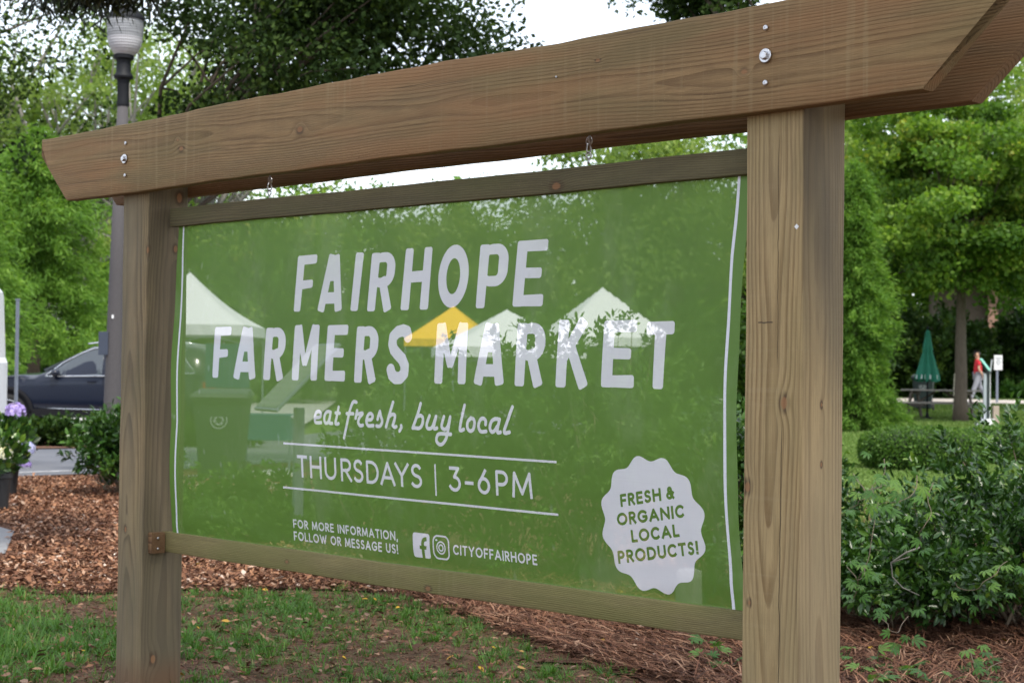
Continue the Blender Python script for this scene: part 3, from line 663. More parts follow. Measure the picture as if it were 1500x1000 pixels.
def bannermat(name, col, tr, weave=.4, gl=.06):
    n = NT(name); p = n.pos()
    w = n.n('ShaderNodeTexWave', wave_type='BANDS', bands_direction='X'); w.inputs['Scale'].default_value = 160; n.put(w.inputs['Vector'], p)
    w2 = n.n('ShaderNodeTexWave', wave_type='BANDS', bands_direction='Z'); w2.inputs['Scale'].default_value = 160; n.put(w2.inputs['Vector'], p)
    wv = n.M('ADD', w.outputs['Fac'], w2.outputs['Fac'])
    v = n.noise(n.mul3(p, (1., 1., 1.)), 2.2, 4); c = n.mix(v, tuple(x*.94 for x in col), tuple(min(1, x*1.06) for x in col))
    thr = n.noise(n.mul3(p, (380., 380., 9.)), 1, 1); thr2 = n.noise(n.mul3(p, (9., 9., 380.)), 1, 1)
    c = n.mix(n.M('MULTIPLY', n.ss(thr, .5, .8), .16), c, tuple(x*.8 for x in col)); c = n.mix(n.M('MULTIPLY', n.ss(thr2, .5, .8), .16), c, tuple(x*.8 for x in col))
    vo = n.n('ShaderNodeTexVoronoi'); n.put(vo.inputs['Vector'], n.V('ADD', n.mul3(p, (14., 14., 9.)), n.comb(0., 0., n.M('MULTIPLY', n.noise(p, 6, 2), 1.5))).outputs[0]); vo.inputs['Scale'].default_value = 1.
    fl = n.M('MULTIPLY', n.ss(vo.outputs['Distance'], .03, .16, 1, 0), n.ss(n.noise(p, 2.6, 3), .50, .62)); c = n.mix(n.M('MULTIPLY', fl, .22), c, (.55, .60, .50))
    sm_ = n.ss(n.noise(n.mul3(p, (2.2, 2.2, 1.1)), 1.6, 5, .65), .52, .70); c = n.mix(n.M('MULTIPLY', sm_, .10), c, (.5, .55, .42))
    nm = n.bump(n.M('ADD', wv, n.M('MULTIPLY', thr, .8)), weave*.25, .0008)
    d = n.pr(c, .52, nm, .35)
    tl = n.n('ShaderNodeBsdfTranslucent'); n.put(tl.inputs[0], c)
    s1 = n.mixs(.18, d, tl.outputs[0])
    if tr <= 0: return n.done(s1)
    tp = n.n('ShaderNodeBsdfTransparent')
    return n.done(n.mixs(tr, s1, tp.outputs[0]))
TRN = .28
M['b_green'] = bannermat('green_mesh_vinyl', (.118, .232, .034), TRN)
M['b_hem'] = bannermat('green_vinyl_hem', (.105, .205, .034), 0)
M['b_white'] = bannermat('white_mesh_print', (.80, .80, .84), TRN)
M['b_stripe'] = bannermat('white_stripe_print', (.68, .69, .76), 0)

banner = empty('market_banner', (-1.70, YB, .72), 'green farmers market banner hanging from a wooden rail, white print reading FAIRHOPE FARMERS MARKET', 'banner')
bp = Vector((-1.70, YB, .72))
def tri_part(name, mask, mats, label=None, mi=None):
    t = ct[mask]
    if not len(t): return
    u, inv = np.unique(t.ravel(), return_inverse=True); xy = cv[u]
    y = surf_y(xy[:, 0], xy[:, 1]); V = np.column_stack([xy[:, 0]-bp.x, y-bp.y, xy[:, 1]-bp.z])
    e = 1e-3; dx = (surf_y(xy[:, 0]+e, xy[:, 1])-surf_y(xy[:, 0]-e, xy[:, 1]))/(2*e); dz = (surf_y(xy[:, 0], xy[:, 1]+e)-surf_y(xy[:, 0], xy[:, 1]-e))/(2*e)
    N = np.column_stack([dx, -np.ones(len(dx)), dz]); N /= np.linalg.norm(N, axis=1)[:, None]
    me = raw_mesh(name, V, inv.reshape(-1, 3), smooth=True, mi=mi)
    o = link(name, me, mats, banner); me.normals_split_custom_set_from_vertices([tuple(n_) for n_ in N])
    if label: o['label'] = label
    return o
cmask = ~(white | strL | strR)
tri_part('cloth', cmask, [M['b_green'], M['b_hem']], None, mi=hem[cmask].astype(np.int32))
cx_, cz_ = cen[:, 0], cen[:, 1]
isb = white & (np.hypot(cx_-BX, cz_-BZ) < .215)
w_ = white & ~isb
regs = [('lettering', (cz_ > .265), 'FAIRHOPE in rough white capitals'), ('lettering', (cz_ <= .265) & (cz_ > 0), 'FARMERS MARKET in rough white capitals'),
        ('lettering', (cz_ <= 0) & (cz_ > -.18), 'eat fresh, buy local in white script'), ('rule_line', (cz_ <= -.18) & (cz_ > -.205), None),
        ('lettering', (cz_ <= -.205) & (cz_ > -.34), 'THURSDAYS | 3-6PM in thin white capitals'), ('rule_line', (cz_ <= -.34) & (cz_ > -.37), None),
        ('lettering', (cz_ <= -.37) & (cx_ < -1.69), 'FOR MORE INFORMATION, FOLLOW OR MESSAGE US! in small white capitals'), ('icon', (cz_ <= -.37) & (cx_ >= -1.69) & (cx_ < -1.565), 'white square with a green letter f'),
        ('icon', (cz_ <= -.37) & (cx_ >= -1.565) & (cx_ < -1.47), 'white outline of a camera in a rounded square'), ('lettering', (cz_ <= -.37) & (cx_ >= -1.47), 'CITYOFFAIRHOPE in small white capitals')]
for nm, mk_, lb in regs: tri_part(nm, w_ & mk_, M['b_white'], lb)
tri_part('seal', isb, M['b_white'], 'scalloped white badge reading FRESH & ORGANIC LOCAL PRODUCTS!')
tri_part('border_stripe', strL, M['b_stripe']); tri_part('border_stripe', strR, M['b_stripe'])
def urail_z(x): return np.interp(x, [-3.174, -.26, -.19], [.0, -.0125, -.0135])
ur = board('upper_rail', M['urail'], None, 'x', rrect(.0896, .128, .6555, .7295, .004), lambda p, q: (-3.174, -PW-.004), 60, .0018, 21)
for v in ur.data.vertices: v.co.z += float(urail_z(v.co.x))-(.0025 if v.co.x > -1.5 else 0)*math.sin((v.co.x+1.5)*3)*0; v.co -= bp
ur.parent = banner
for hx in (-2.526, -.879):
    m = MB(); c = Vector((hx, .108, 0))
    m.tube([c+Vector((0, 0, .725)), c+Vector((0, 0, .742))], .0032, 8)
    m.tube([c+Vector((.010*math.sin(a), 0, .752-.010*math.cos(a))) for a in np.linspace(0, 5.9, 16)], .0028, 8)
    m.tube([c+Vector((0, .009*math.sin(a), .772-.016*math.cos(a))) for a in np.linspace(0, 5.6, 18)], .0026, 8)
    m.tube([c+Vector((.002, 0, .784+.03*t)) for t in (0, .5, 1., 2., 3.5)], .0036, 8)
    m.tube([c+Vector((.011*math.sin(a), .002, .797-.012*math.cos(a))) for a in np.linspace(.3, 6, 16)], .0028, 8)
    o = m.build('hanging_hook', M['steel'], None, smooth='all')
    for v in o.data.vertices: v.co -= bp
    o.parent = banner
m = MB().tube([(-2.66, .095, .905), (-2.40, .095, .905)], .006, 8)   # steel pins between the two beams that carry the hooks
for hx in (-2.526, -.879):
    MB().tube([(hx, 0.0, .893), (hx, PW, .893)], .006, 8).tube([(hx+.002, .108, .81), (hx+.002, .108, .893)], .0036, 8).build('hook_pin', M['steel'], frame, smooth=True)

# ================================================================== FOLIAGE TOOLS
TPL = {}
def tpl(name, V, Fc): TPL[name] = (np.array(V, float), np.array(Fc, int))
tpl('far', [(0, 0, 0), (.5, -.32, .06), (1, 0, -.05), (.5, .32, .06)], [(0, 1, 2), (0, 2, 3)])
tpl('blob', [(0, 0, 0), (.35, -.38, .1), (1, -.12, 0), (.8, .4, .05), (.2, .35, -.05)], [(0, 1, 2), (0, 2, 3), (0, 3, 4)])
tpl('leaf', [(0, 0, 0), (.30, -.20, .05), (.68, -.17, .04), (1, 0, -.07), (.68, .17, .04), (.30, .20, .05), (.5, 0, -.015)],
    [(0, 1, 6), (1, 2, 6), (2, 3, 6), (3, 4, 6), (4, 5, 6), (5, 0, 6)])
tpl('needle', [(0, -.05, 0), (.5, -.06, .03), (1, 0, -.04), (.5, .06, .03), (0, .05, 0)], [(0, 1, 3), (0, 3, 4), (1, 2, 3)])
cr = []; cf = []
for k, (an, L) in enumerate(((-62, .62), (-30, .88), (0, 1.0), (30, .88), (62, .62))):
    c, s = math.cos(rad(an)), math.sin(rad(an)); n0 = len(cr)
    for x, y, z in ((.04, 0, 0), (.42*L, -.10*L, .03), (.70*L, -.125*L, .01), (L, 0, -.12), (.70*L, .125*L, .01), (.42*L, .10*L, .03)): cr.append((x*c-y*s, x*s+y*c, z))
    cf += [(n0, n0+1, n0+5), (n0+1, n0+2, n0+5), (n0+2, n0+4, n0+5), (n0+2, n0+3, n0+4)]
tpl('creeper', cr, cf)
tpl('blade', [(0, -.5, 0), (0, .5, 0), (.45, -.38, .0), (.45, .38, 0), (1, 0, 0)], [(0, 2, 1), (1, 2, 3), (2, 4, 3)])

def frames(dirs, normals):
    T_ = dirs/np.linalg.norm(dirs, axis=1)[:, None]; B_ = np.cross(normals, T_); B_ /= (np.linalg.norm(B_, axis=1)[:, None]+1e-9); N_ = np.cross(T_, B_); return T_, B_, N_
def scatter(name, Pt, size, template, mat, parent=None, dirs=None, normals=None, updir=.0, rnd=None, kind=None, loc=None, width=1.0, r=None, curl=None):
    r = r or rng; n = len(Pt); tv, tf = TPL[template]
    if dirs is None: dirs = r.normal(size=(n, 3))
    if normals is None: normals = r.normal(size=(n, 3))+np.array([0, 0, updir])
    T_, B_, N_ = frames(dirs, normals); size = np.broadcast_to(np.asarray(size, float), (n,))[:, None, None]
    w = np.broadcast_to(np.asarray(width, float), (n,))[:, None, None]
    V = Pt[:, None, :]+size*(tv[None, :, 0:1]*T_[:, None]+w*tv[None, :, 1:2]*B_[:, None]+tv[None, :, 2:3]*N_[:, None])
    if curl is not None: V[:, :, 2] -= curl[:, None]*(tv[None, :, 0]**2)*size[:, :, 0]
    k = len(tv); Fc = (tf[None]+(np.arange(n)*k)[:, None, None]).reshape(-1, 3)
    if rnd is None: rnd = r.random(n)
    ra = np.repeat(rnd, len(tf))
    if loc is not None: V = V-np.array(loc)
    me = raw_mesh(name, V.reshape(-1, 3), Fc, attrs=[('rnd', 'FACE', 'FLOAT', ra)])
    o = link(name, me, mat, parent)
    if kind: o['kind'] = kind
    return o
def sphere_dirs(n, r): d = r.normal(size=(n, 3)); return d/np.linalg.norm(d, axis=1)[:, None]

def clumps(center, radii, n, r, shell=.45, wob=.22, bottom=-.75):
    """clump centres in an irregular ellipsoid"""
    d = sphere_dirs(n*2, r); d = d[d[:, 2] > bottom][:n]
    k = r.random(len(d))**shell
    ph = r.random(6)*6.28; irr = 1+wob*(np.sin(d[:, 0]*4+ph[0])*np.sin(d[:, 2]*5+ph[1])+.6*np.sin(d[:, 1]*7+ph[2]))
    return np.array(center)+d*np.array(radii)*(k*irr)[:, None]
def tree(name, label, loc, trunk_h, trunk_r, center_h, radii, n_cl, cl_r, per, leaf, mat, bark, group=None, template='far', seed=1, flat=.55, limbs=14, lean=(0, 0), shell=.45, bottom=-.75, cat='tree', updir=.6, drooping=0., wob=.22, rndvar=.55, off=(0, 0), limb_r=.35, spread=1.0):
    r = np.random.default_rng(seed); root = empty(name, loc, label, cat, group)
    c = np.array([off[0], off[1], center_h], float); C_ = clumps(c, radii, n_cl, r, shell, wob, bottom)
    Pn = []; cr_ = []
    for q in C_:
        k = max(12, int(per*r.uniform(.6, 1.4))); g = r.normal(size=(k, 3)); g /= np.maximum(1, np.linalg.norm(g, axis=1)[:, None]/1.9)
        Pn.append(q+g*cl_r*r.uniform(.7, 1.25)*np.array([1, 1, flat])*.55); cr_.append(np.full(k, r.random()))
    Pn = np.vstack(Pn); crn = np.concatenate(cr_); n = len(Pn)
    out = (Pn-c); out /= np.linalg.norm(out, axis=1)[:, None]+1e-6
    dirs = r.normal(size=(n, 3))+out*.8+np.array([0, 0, -drooping])
    rnd = np.clip(crn*rndvar+r.random(n)*(1-rndvar), 0, 1)
    scatter('crown', Pn, leaf*r.uniform(.65, 1.3, n), template, mat, root, dirs=dirs, updir=updir, rnd=rnd, r=r)
    m = MB(); t = Vector((0, 0, -.1)); n_t = 7; pts = []; rr = []
    for i in range(n_t+1):
        f = i/n_t; pts.append((lean[0]*f*trunk_h+r.normal()*.03*trunk_h*.2*f, lean[1]*f*trunk_h+r.normal()*.03*trunk_h*.2*f, -.1+f*(trunk_h+.1))); rr.append(trunk_r*(1.28 if i == 0 else 1-.55*f))
    m.tube(pts, rr, 12); m.build('trunk', bark, root, smooth='all')
    m = MB(); sel = r.permutation(len(C_))[:limbs]
    for s_ in sel:
        q = C_[s_]; f = r.uniform(.80, 1.0); b = Vector(pts[int(f*n_t)]); e = Vector(q)*1.0; mid = b.lerp(e, .5)+Vector((r.normal()*.1, r.normal()*.1, .12))*(e-b).length*.5
        R_ = trunk_r*limb_r*r.uniform(.6, 1.1); m.tube([b, b.lerp(mid, .5), mid, mid.lerp(e, .6), e], [R_, R_*.8, R_*.6, R_*.4, R_*.15], 6, cap=False)
        for _ in range(2):
            e2 = Vector(C_[r.integers(len(C_))])
            if (e2-mid).length < max(radii)*.9: m.tube([mid, mid.lerp(e2, .5)+Vector((0, 0, .1)), e2], [R_*.5, R_*.3, R_*.1], 5, cap=False)
    m.build('limbs', bark, root, smooth='all')
    return root

def shrub(name, label, loc, radii, n_cl, cl_r, per, leaf, mat, twig, group=None, template='leaf', seed=1, base=.1, cat='shrub', shell=.4, rosette=True, ntw=30, updir=.8, wob=.25, rndvar=.5):
    r = np.random.default_rng(seed); root = empty(name, loc, label, cat, group)
    h = radii[2]; c = np.array([0, 0, base+h*.5]); C_ = clumps(c, (radii[0], radii[1], h*.5), n_cl, r, shell, wob, -1)
    Pn = []; dr = []; cr_ = []
    for q in C_:
        k = max(6, int(per*r.uniform(.6, 1.4))); ax = (q-c)/np.array([radii[0], radii[1], h*.5])+r.normal(size=3)*.35+np.array([0, 0, .35]); ax /= np.linalg.norm(ax)
        t = r.random(k)**.8; stem = ax*cl_r*1.4
        pt = q+stem*(t[:, None]-.6)+r.normal(size=(k, 3))*cl_r*.16
        d = r.normal(size=(k, 3)); d -= (d@ax)[:, None]*ax; d /= np.linalg.norm(d, axis=1)[:, None]+1e-6
        Pn.append(pt); dr.append(d+ax*(.3+.9*t[:, None])+np.array([0, 0, .1])); cr_.append(np.full(k, r.random()))
    Pn = np.vstack(Pn); dr = np.vstack(dr); cr_ = np.concatenate(cr_); n = len(Pn)
    g = gz(loc[1])-loc[2]; k_ = Pn[:, 2] > g+.02; Pn = Pn[k_]; dr = dr[k_]; cr_ = cr_[k_]; n = len(Pn)
    rnd = np.clip(cr_*rndvar+r.random(n)*(1-rndvar), 0, 1)
    scatter('foliage', Pn, leaf*r.uniform(.6, 1.25, n), template, mat, root, dirs=dr, normals=r.normal(size=(n, 3))*.55+np.array([0, 0, updir]), rnd=rnd, r=r)
    m = MB()
    for k in range(ntw):
        q = Vector(C_[r.integers(len(C_))]); b = Vector((r.normal()*radii[0]*.15, r.normal()*radii[1]*.15, 0)); mid = b.lerp(q, .5)+Vector(r.normal(size=3)*.06)
        R_ = r.uniform(.004, .012); m.tube([b, mid, q], [R_, R_*.7, R_*.25], 5, cap=False)
    m.build('branches', twig, root, smooth='all')
    return root

L_ = {}
L_['oak'] = leafmat('live_oak_leaves', [(0, (.008, .018, .005)), (.6, (.020, .040, .009)), (1, (.055, .090, .018))], .22, gloss=.08, rough=.6)
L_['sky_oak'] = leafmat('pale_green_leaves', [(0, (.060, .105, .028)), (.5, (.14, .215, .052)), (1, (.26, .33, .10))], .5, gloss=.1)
L_['gum'] = leafmat('sweetgum_leaves', [(0, (.035, .085, .016)), (.5, (.105, .20, .030)), (.85, (.21, .31, .050)), (1, (.36, .32, .07))], .45, gloss=.15)
L_['cypress'] = leafmat('cypress_needles', [(0, (.050, .110, .022)), (.6, (.12, .235, .038)), (1, (.22, .34, .07))], .45, gloss=.1)
L_['holly'] = leafmat('holly_leaves', [(0, (.010, .030, .007)), (.5, (.030, .080, .014)), (.85, (.070, .155, .024)), (1, (.16, .24, .03))], .22, gloss=.45, rough=.33)
L_['hedge'] = leafmat('hedge_leaves', [(0, (.030, .07, .012)), (.6, (.065, .14, .022)), (1, (.12, .21, .038))], .3, gloss=.15)
L_['dark'] = leafmat('dark_shrub_leaves', [(0, (.012, .030, .008)), (.7, (.035, .075, .014)), (1, (.09, .14, .025))], .25, gloss=.12)
L_['creeper'] = leafmat('creeper_leaves', [(0, (.040, .115, .018)), (.6, (.075, .185, .028)), (1, (.14, .26, .04))], .35, gloss=.3)
L_['grass'] = leafmat('grass_blades', [(0, (.045, .10, .022)), (.5, (.085, .19, .036)), (.9, (.15, .27, .055)), (1, (.36, .30, .15))], .3, gloss=.2)
L_['lawn'] = leafmat('lawn_blades', [(0, (.08, .14, .035)), (.6, (.13, .21, .05)), (1, (.21, .28, .09))], .3, gloss=.1)
def barkmat(name, a, b, sc=14):
    n = NT(name); p = n.obj(); f = n.noise(n.mul3(p, (1, 1, .25)), sc, 5, .65); c = n.mix(f, a, b)
    return n.done(n.pr(c, .9, n.bump(f, .8, .02), .15))
M['bark'] = barkmat('brown_bark', (.035, .028, .022), (.12, .10, .08)); M['bark_pale'] = barkmat('pale_bark', (.13, .12, .105), (.30, .28, .25))
M['bark_gum'] = barkmat('grey_brown_bark', (.055, .042, .032), (.15, .12, .095), 20)
M['twig'] = plain('twig_bark', (.16, .12, .08), .8, var=.4)

# ================================================================== GROUND
def groundmat():
    n = NT('lawn_and_soil'); p = n.pos(); x, y, z = n.sep(p)
    big = n.noise(p, .35, 4); mid = n.noise(p, 2.2, 5); fine = n.noise(p, 35, 4, .7)
    lawn = n.mix(fine, (.055, .095, .022), (.115, .175, .045)); lawn = n.mix(n.ss(big, .45, .7, 0, .6), lawn, (.15, .19, .06))
    soil = n.mix(n.ss(fine, .3, .7), (.045, .024, .015), (.19, .11, .072)); soil = n.mix(n.ss(mid, .45, .7, 0, .4), soil, (.06, .05, .022))
    near = n.ss(n.M('ADD', n.M('MULTIPLY', x, -.35), y), 9., 11., 1, 0)   # bare soil under the thin turf by the sign
    c = n.mix(n.M('MULTIPLY', near, n.ss(mid, .30, .42, .75, 1)), lawn, soil)
    return n.done(n.pr(c, .95, n.bump(n.M('ADD', fine, mid), .7, .03), .1))
ys = [-60, -12, -6, -3, 0, 3, 6, 10, 15, 20, 40, 60, 90, 140, 260, 600]; xs = [-600, -260, -140, -90, -60, -40, -25, -15, -8, -4, 0, 4, 10, 30, 90, 260]
V = [(x, y, gz(min(y, 90))) for y in ys for x in xs]; nx = len(xs)
Fg = [(j*nx+i, j*nx+i+1, (j+1)*nx+i+1, (j+1)*nx+i) for j in range(len(ys)-1) for i in range(nx-1)]
tag(link('ground', py_mesh('ground', V, Fg), groundmat()), kind='structure')
def gz(y): return G0 + 0.02*min(max(0.0, y-20.0), 70.0)

def sheet(name, left, right, dz, mat, kind='structure'):
    """strip between two world polylines of equal length, split where the terrain bends"""
    V = []; Fs = []
    n_sub = 6; L2 = []; R2 = []
    for i in range(len(left)-1):
        for k in range(n_sub):
            t = k/n_sub; L2.append([left[i][j]*(1-t)+left[i+1][j]*t for j in (0, 1)]); R2.append([right[i][j]*(1-t)+right[i+1][j]*t for j in (0, 1)])
    L2.append(left[-1][:2]); R2.append(right[-1][:2]); W = 8
    for a, b in zip(L2, R2):
        for k in range(W+1):
            t = k/W; x = a[0]*(1-t)+b[0]*t; y = a[1]*(1-t)+b[1]*t; V.append((x, y, gz(y)+dz))
    for i in range(len(L2)-1):
        for k in range(W): q = i*(W+1)+k; Fs.append((q, q+1, q+W+2, q+W+1))
    me = py_mesh(name, V, Fs); bm = bmesh.new(); bm.from_mesh(me); bmesh.ops.recalc_face_normals(bm, faces=bm.faces)
    if sum(f.normal.z for f in bm.faces) < 0: bmesh.ops.reverse_faces(bm, faces=bm.faces)
    bm.to_mesh(me); bm.free()
    return tag(link(name, me, mat), kind=kind)
def mulchmat():
    n = NT('mulch_and_pine_straw'); p = n.pos(); f = n.noise(n.mul3(p, (1, 1.6, 1)), 26, 5, .75); m = n.noise(p, 1.3, 4); g = n.noise(p, 110, 3, .7)
    c = n.mix(n.ss(f, .3, .72), (.050, .024, .016), (.30, .155, .098)); c = n.mix(n.ss(m, .42, .66, 0, .5), c, (.085, .045, .032)); c = n.mix(n.ss(g, .55, .8, 0, .5), c, (.40, .27, .19))
    return n.done(n.pr(c, .95, n.bump(n.M('ADD', f, g), .9, .03), .1))
def asphalt(name, a, b):
    n = NT(name); p = n.pos(); f = n.noise(p, 60, 4, .7); g = n.noise(p, .8, 4)
    c = n.mix(f, a, b); c = n.mix(n.ss(g, .4, .7, 0, .35), c, tuple(x*1.3 for x in b)); return n.done(n.pr(c, .85, n.bump(f, .3, .01), .3))
# front edge of the mulch (where the thin turf starts), as seen: beyond the left post, behind the sign, past the right post
edge = [(-30, .6), (-12, .9), (-6.53, 1.12), (-6.02, 1.28), (-5.7, 1.86), (-5.15, 2.7), (-4.44, 2.62), (-3.69, 2.34), (-3.24, 2.19), (-2.76, 1.99), (-2.3, 1.85), (-1.94, 1.8), (-1, 1.5), (1, 1.2), (4, 1)]
def edge_y(x): return float(np.interp(x, [e[0] for e in edge], [e[1] for e in edge]))
ex = [-30, -20, -14, -10, -8]+list(np.arange(-7, 1.6, .18))+[4]
front = []; back = []
for x in ex:
    wb = .12*math.sin(x*3.1)+.08*math.sin(x*7.7+1)+.05*math.sin(x*17)
    front.append((x, edge_y(x)+wb)); back.append((x, 11.0 if x < -9 else 14.5))
sheet('mulch_bed', front, back, .012, mulchmat())
near_e = [P(-500, 18.5), P(-200, 19.6), P(60, 20.6), P(200, 21.3), P(420, 23.5), P(600, 27), P(750, 32), P(860, 40), P(930, 52), P(960, 75)]
far_e = [P(-500, 26.), P(-200, 26.8), P(60, 27.2), P(200, 27.8), P(380, 31), P(500, 36.5), P(600, 46), P(700, 60), P(800, 75), P(860, 95)]
sheet('road', near_e, far_e, .02, asphalt('road_asphalt', (.085, .09, .105), (.14, .145, .165)))
ln = [P(-500, 19.1), P(-200, 20.2), P(60, 21.15), P(200, 21.85), P(420, 24.1)]; ln2 = [P(-500, 19.25), P(-200, 20.35), P(60, 21.3), P(200, 22.0), P(420, 24.25)]
sheet('road_marking', ln, ln2, .026, plain('worn_white_paint', (.38, .38, .40), .8, var=.5, scale=6))
sheet('hedge_bed', [P(-500, 26.2), P(-200, 27.), P(60, 27.4), P(200, 28.), P(380, 31.2)], [P(-500, 29.0), P(-200, 29.2), P(60, 29.5), P(200, 30.), P(380, 33.)], .03, M.setdefault('mulch2', plain('mulch_bed_earth', (.20, .105, .07), .95, var=.5, scale=9)))
# raised parking lot beyond the hedge
pk = [P(-700, 29.8), P(-200, 29.8), P(60, 29.7), P(250, 30.2), P(430, 33)]; pk2 = [P(-700, 52), P(-200, 52), P(60, 52), P(250, 52), P(500, 58)]
sheet('parking_lot', pk, pk2, .13, asphalt('sunlit_pavement', (.26, .26, .26), (.40, .39, .38)))
kb = MB()
for a, b in zip(pk[:-1], pk[1:]): kb.beam((a[0], a[1], a[2]+.06), (b[0], b[1], b[2]+.06), .14, .15)
tag(kb.build('kerb', plain('concrete_kerb', (.42, .41, .39), .85, var=.15)), kind='structure')
sheet('paved_path', [P(-400, 9.5), P(-60, 11.5), P(14, 12.0)], [P(-400, 16), P(-60, 15.2), P(26, 13.6)], .022, plain('grey_pavers', (.17, .17, .175), .85, var=.3, scale=5, bump=.3))
sheet('paved_path', [P(240, 16.3), P(330, 16.3), P(460, 16.5)], [P(240, 20.4), P(330, 20.8), P(440, 22.5)], .022, plain('pale_concrete', (.40, .40, .37), .85, var=.15, scale=3))
sheet('footpath', [P(1290, 57), P(1400, 56.5), P(1500, 55.5), P(1700, 54)], [P(1290, 63), P(1400, 62), P(1500, 60.5), P(1700, 59)], .02, plain('footpath_concrete', (.42, .38, .36), .85, var=.12, scale=1))

# ------------------------------------------------------------------ litter, straw, grass
def in_mulch(x, y): return y > np.interp(x, [e[0] for e in edge], [e[1] for e in edge])
def polar_pts(n, u0, u1, d0, d1, r, pw=1.0):
    u = r.uniform(u0, u1, n); d = d0+(d1-d0)*r.random(n)**pw
    b = fw[None, :2]*F_PX+RT[None, :2]*(u-750)[:, None]; b /= np.hypot(b[:, 0], b[:, 1])[:, None]
    return np.column_stack([CAM[0]+b[:, 0]*d, CAM[1]+b[:, 1]*d])
def ground_scatter(name, xy, size, template, mat, r, tiltz=.25, z=.012, width=1., rnd=None):
    n = len(xy); a = r.random(n)*2*PI; dirs = np.column_stack([np.cos(a), np.sin(a), r.normal(size=n)*tiltz]); nr = np.column_stack([r.normal(size=n)*tiltz, r.normal(size=n)*tiltz, np.ones(n)])
    Pt = np.column_stack([xy, gza(np.minimum(xy[:, 1], 90))+z+r.random(n)*.03])
    return tag(scatter(name, Pt, size, template, mat, dirs=dirs, normals=nr, rnd=rnd, r=r, width=width), kind='stuff')
r = np.random.default_rng(11)
def chipmat(name, cols, rough=.9):
    n = NT(name); a = n.attr('rnd', 'Fac'); rr = n.n('ShaderNodeValToRGB'); n.put(rr.inputs[0], a); els = rr.color_ramp.elements
    while len(els) < len(cols): els.new(.5)
    for e, (p_, c) in zip(els, cols): e.position = p_; e.color = (*c, 1)
    return n.done(n.pr(rr.outputs[0], rough, spec=.2))
chips = chipmat('wood_chips', [(0, (.050, .024, .016)), (.4, (.17, .078, .046)), (.82, (.29, .145, .078)), (.96, (.40, .26, .18)), (1, (.52, .42, .35))])
straw = chipmat('pine_needles', [(0, (.05, .024, .016)), (.5, (.14, .060, .034)), (.85, (.26, .125, .07)), (1, (.36, .22, .14))])
xy = np.vstack([polar_pts(95000, -30, 560, 7.5, 20.3, r, .85), polar_pts(15000, 400, 1100, 5.5, 12, r)]); xy = xy[in_mulch(xy[:, 0], xy[:, 1]) & (np.abs(xy[:, 0]) < 40)]
uu_ = 750+F_PX*((xy[:, 0]-CAM[0])*RT[0]+(xy[:, 1]-CAM[1])*RT[1])/((xy[:, 0]-CAM[0])*fw[0]+(xy[:, 1]-CAM[1])*fw[1]); dd_ = np.hypot(xy[:, 0]-CAM[0], xy[:, 1]-CAM[1])
xy = xy[~((uu_ < 22+4*np.sin(dd_*9)) & (dd_ > 11.7) & (dd_ < 14.2))]
ground_scatter('wood_chips', xy, np.minimum(r.gamma(2.2, .013, len(xy)), .05)+.012, 'far', chips, r, .4, width=r.uniform(.25, .9, len(xy)))
xy = polar_pts(60000, 480, 1560, 5.2, 11, r, .8); xy = xy[in_mulch(xy[:, 0], xy[:, 1])]
n_ = len(xy); a = r.normal(size=n_)*.55+2.6+.5*np.sin(xy[:, 0]*1.7); dirs = np.column_stack([np.cos(a), np.sin(a), r.normal(size=n_)*.13])
tag(scatter('pine_straw', np.column_stack([xy, G0+.012+r.random(n_)*.05]), r.uniform(.08, .2, n_), 'needle', straw, dirs=dirs, normals=np.column_stack([r.normal(size=(n_, 2))*.3, np.ones(n_)]), width=.28, r=r), kind='stuff')
dead = chipmat('dead_leaves', [(0, (.07, .035, .022)), (.6, (.20, .105, .065)), (.90, (.26, .17, .12)), (.965, (.50, .28, .04)), (1, (.62, .40, .03))])
xy = polar_pts(1300, -20, 1540, 6, 12, r); ground_scatter('fallen_leaves', xy, r.uniform(.02, .055, len(xy)), 'leaf', dead, r, .35, z=.02, width=1.4)
xy = polar_pts(16000, -40, 1150, 5.6, 10.6, r, .9); xy = xy[~in_mulch(xy[:, 0], xy[:, 1]-.3)]
ground_scatter('ground_debris', xy, np.minimum(r.gamma(2, .009, len(xy)), .05)+.008, 'far', straw, r, .3, z=.002, width=r.uniform(.15, .8, len(xy)))
# turf by the sign: patchy
def turf_density(x, y):
    e = np.interp(x, [e[0] for e in edge], [e[1] for e in edge]); d = e-y
    pat = .5+.5*np.sin(x*2.1+np.sin(y*3.)*1.3)*np.sin(y*3.7+x*1.1)
    pat2 = .5+.5*np.sin(x*6.3+y*2.1)*np.sin(y*7.9-x*3.)
    dens = np.clip(d/.3+.35, 0, 1)*(.08+.55*pat*pat2+.22*pat)*np.clip(1.15-.25*(x+5)/1.5, .25, 1)
    lush = np.clip((-x-3.7)/.8, 0, 1)*np.clip((.9-y)/.9, 0, 1)
    return np.clip(dens+lush*.9, 0, 1)*(d > -.35)
base = polar_pts(110000, -40, 1150, 5.6, 10.6, r, .9); base = base[r.random(len(base)) < turf_density(base[:, 0], base[:, 1])*.55]
cen_ = polar_pts(7500, -40, 1150, 5.6, 10.6, r, .9); cen_ = cen_[r.random(len(cen_)) < turf_density(cen_[:, 0], cen_[:, 1])*1.1]
nb = r.integers(10, 34, len(cen_)); ci_ = np.repeat(np.arange(len(cen_)), nb); rc_ = np.repeat(r.uniform(.012, .05, len(cen_)), nb)
aa_ = r.random(len(ci_))*2*PI; rr2 = np.sqrt(r.random(len(ci_)))*rc_
tuft = cen_[ci_]+np.column_stack([np.cos(aa_)*rr2, np.sin(aa_)*rr2])
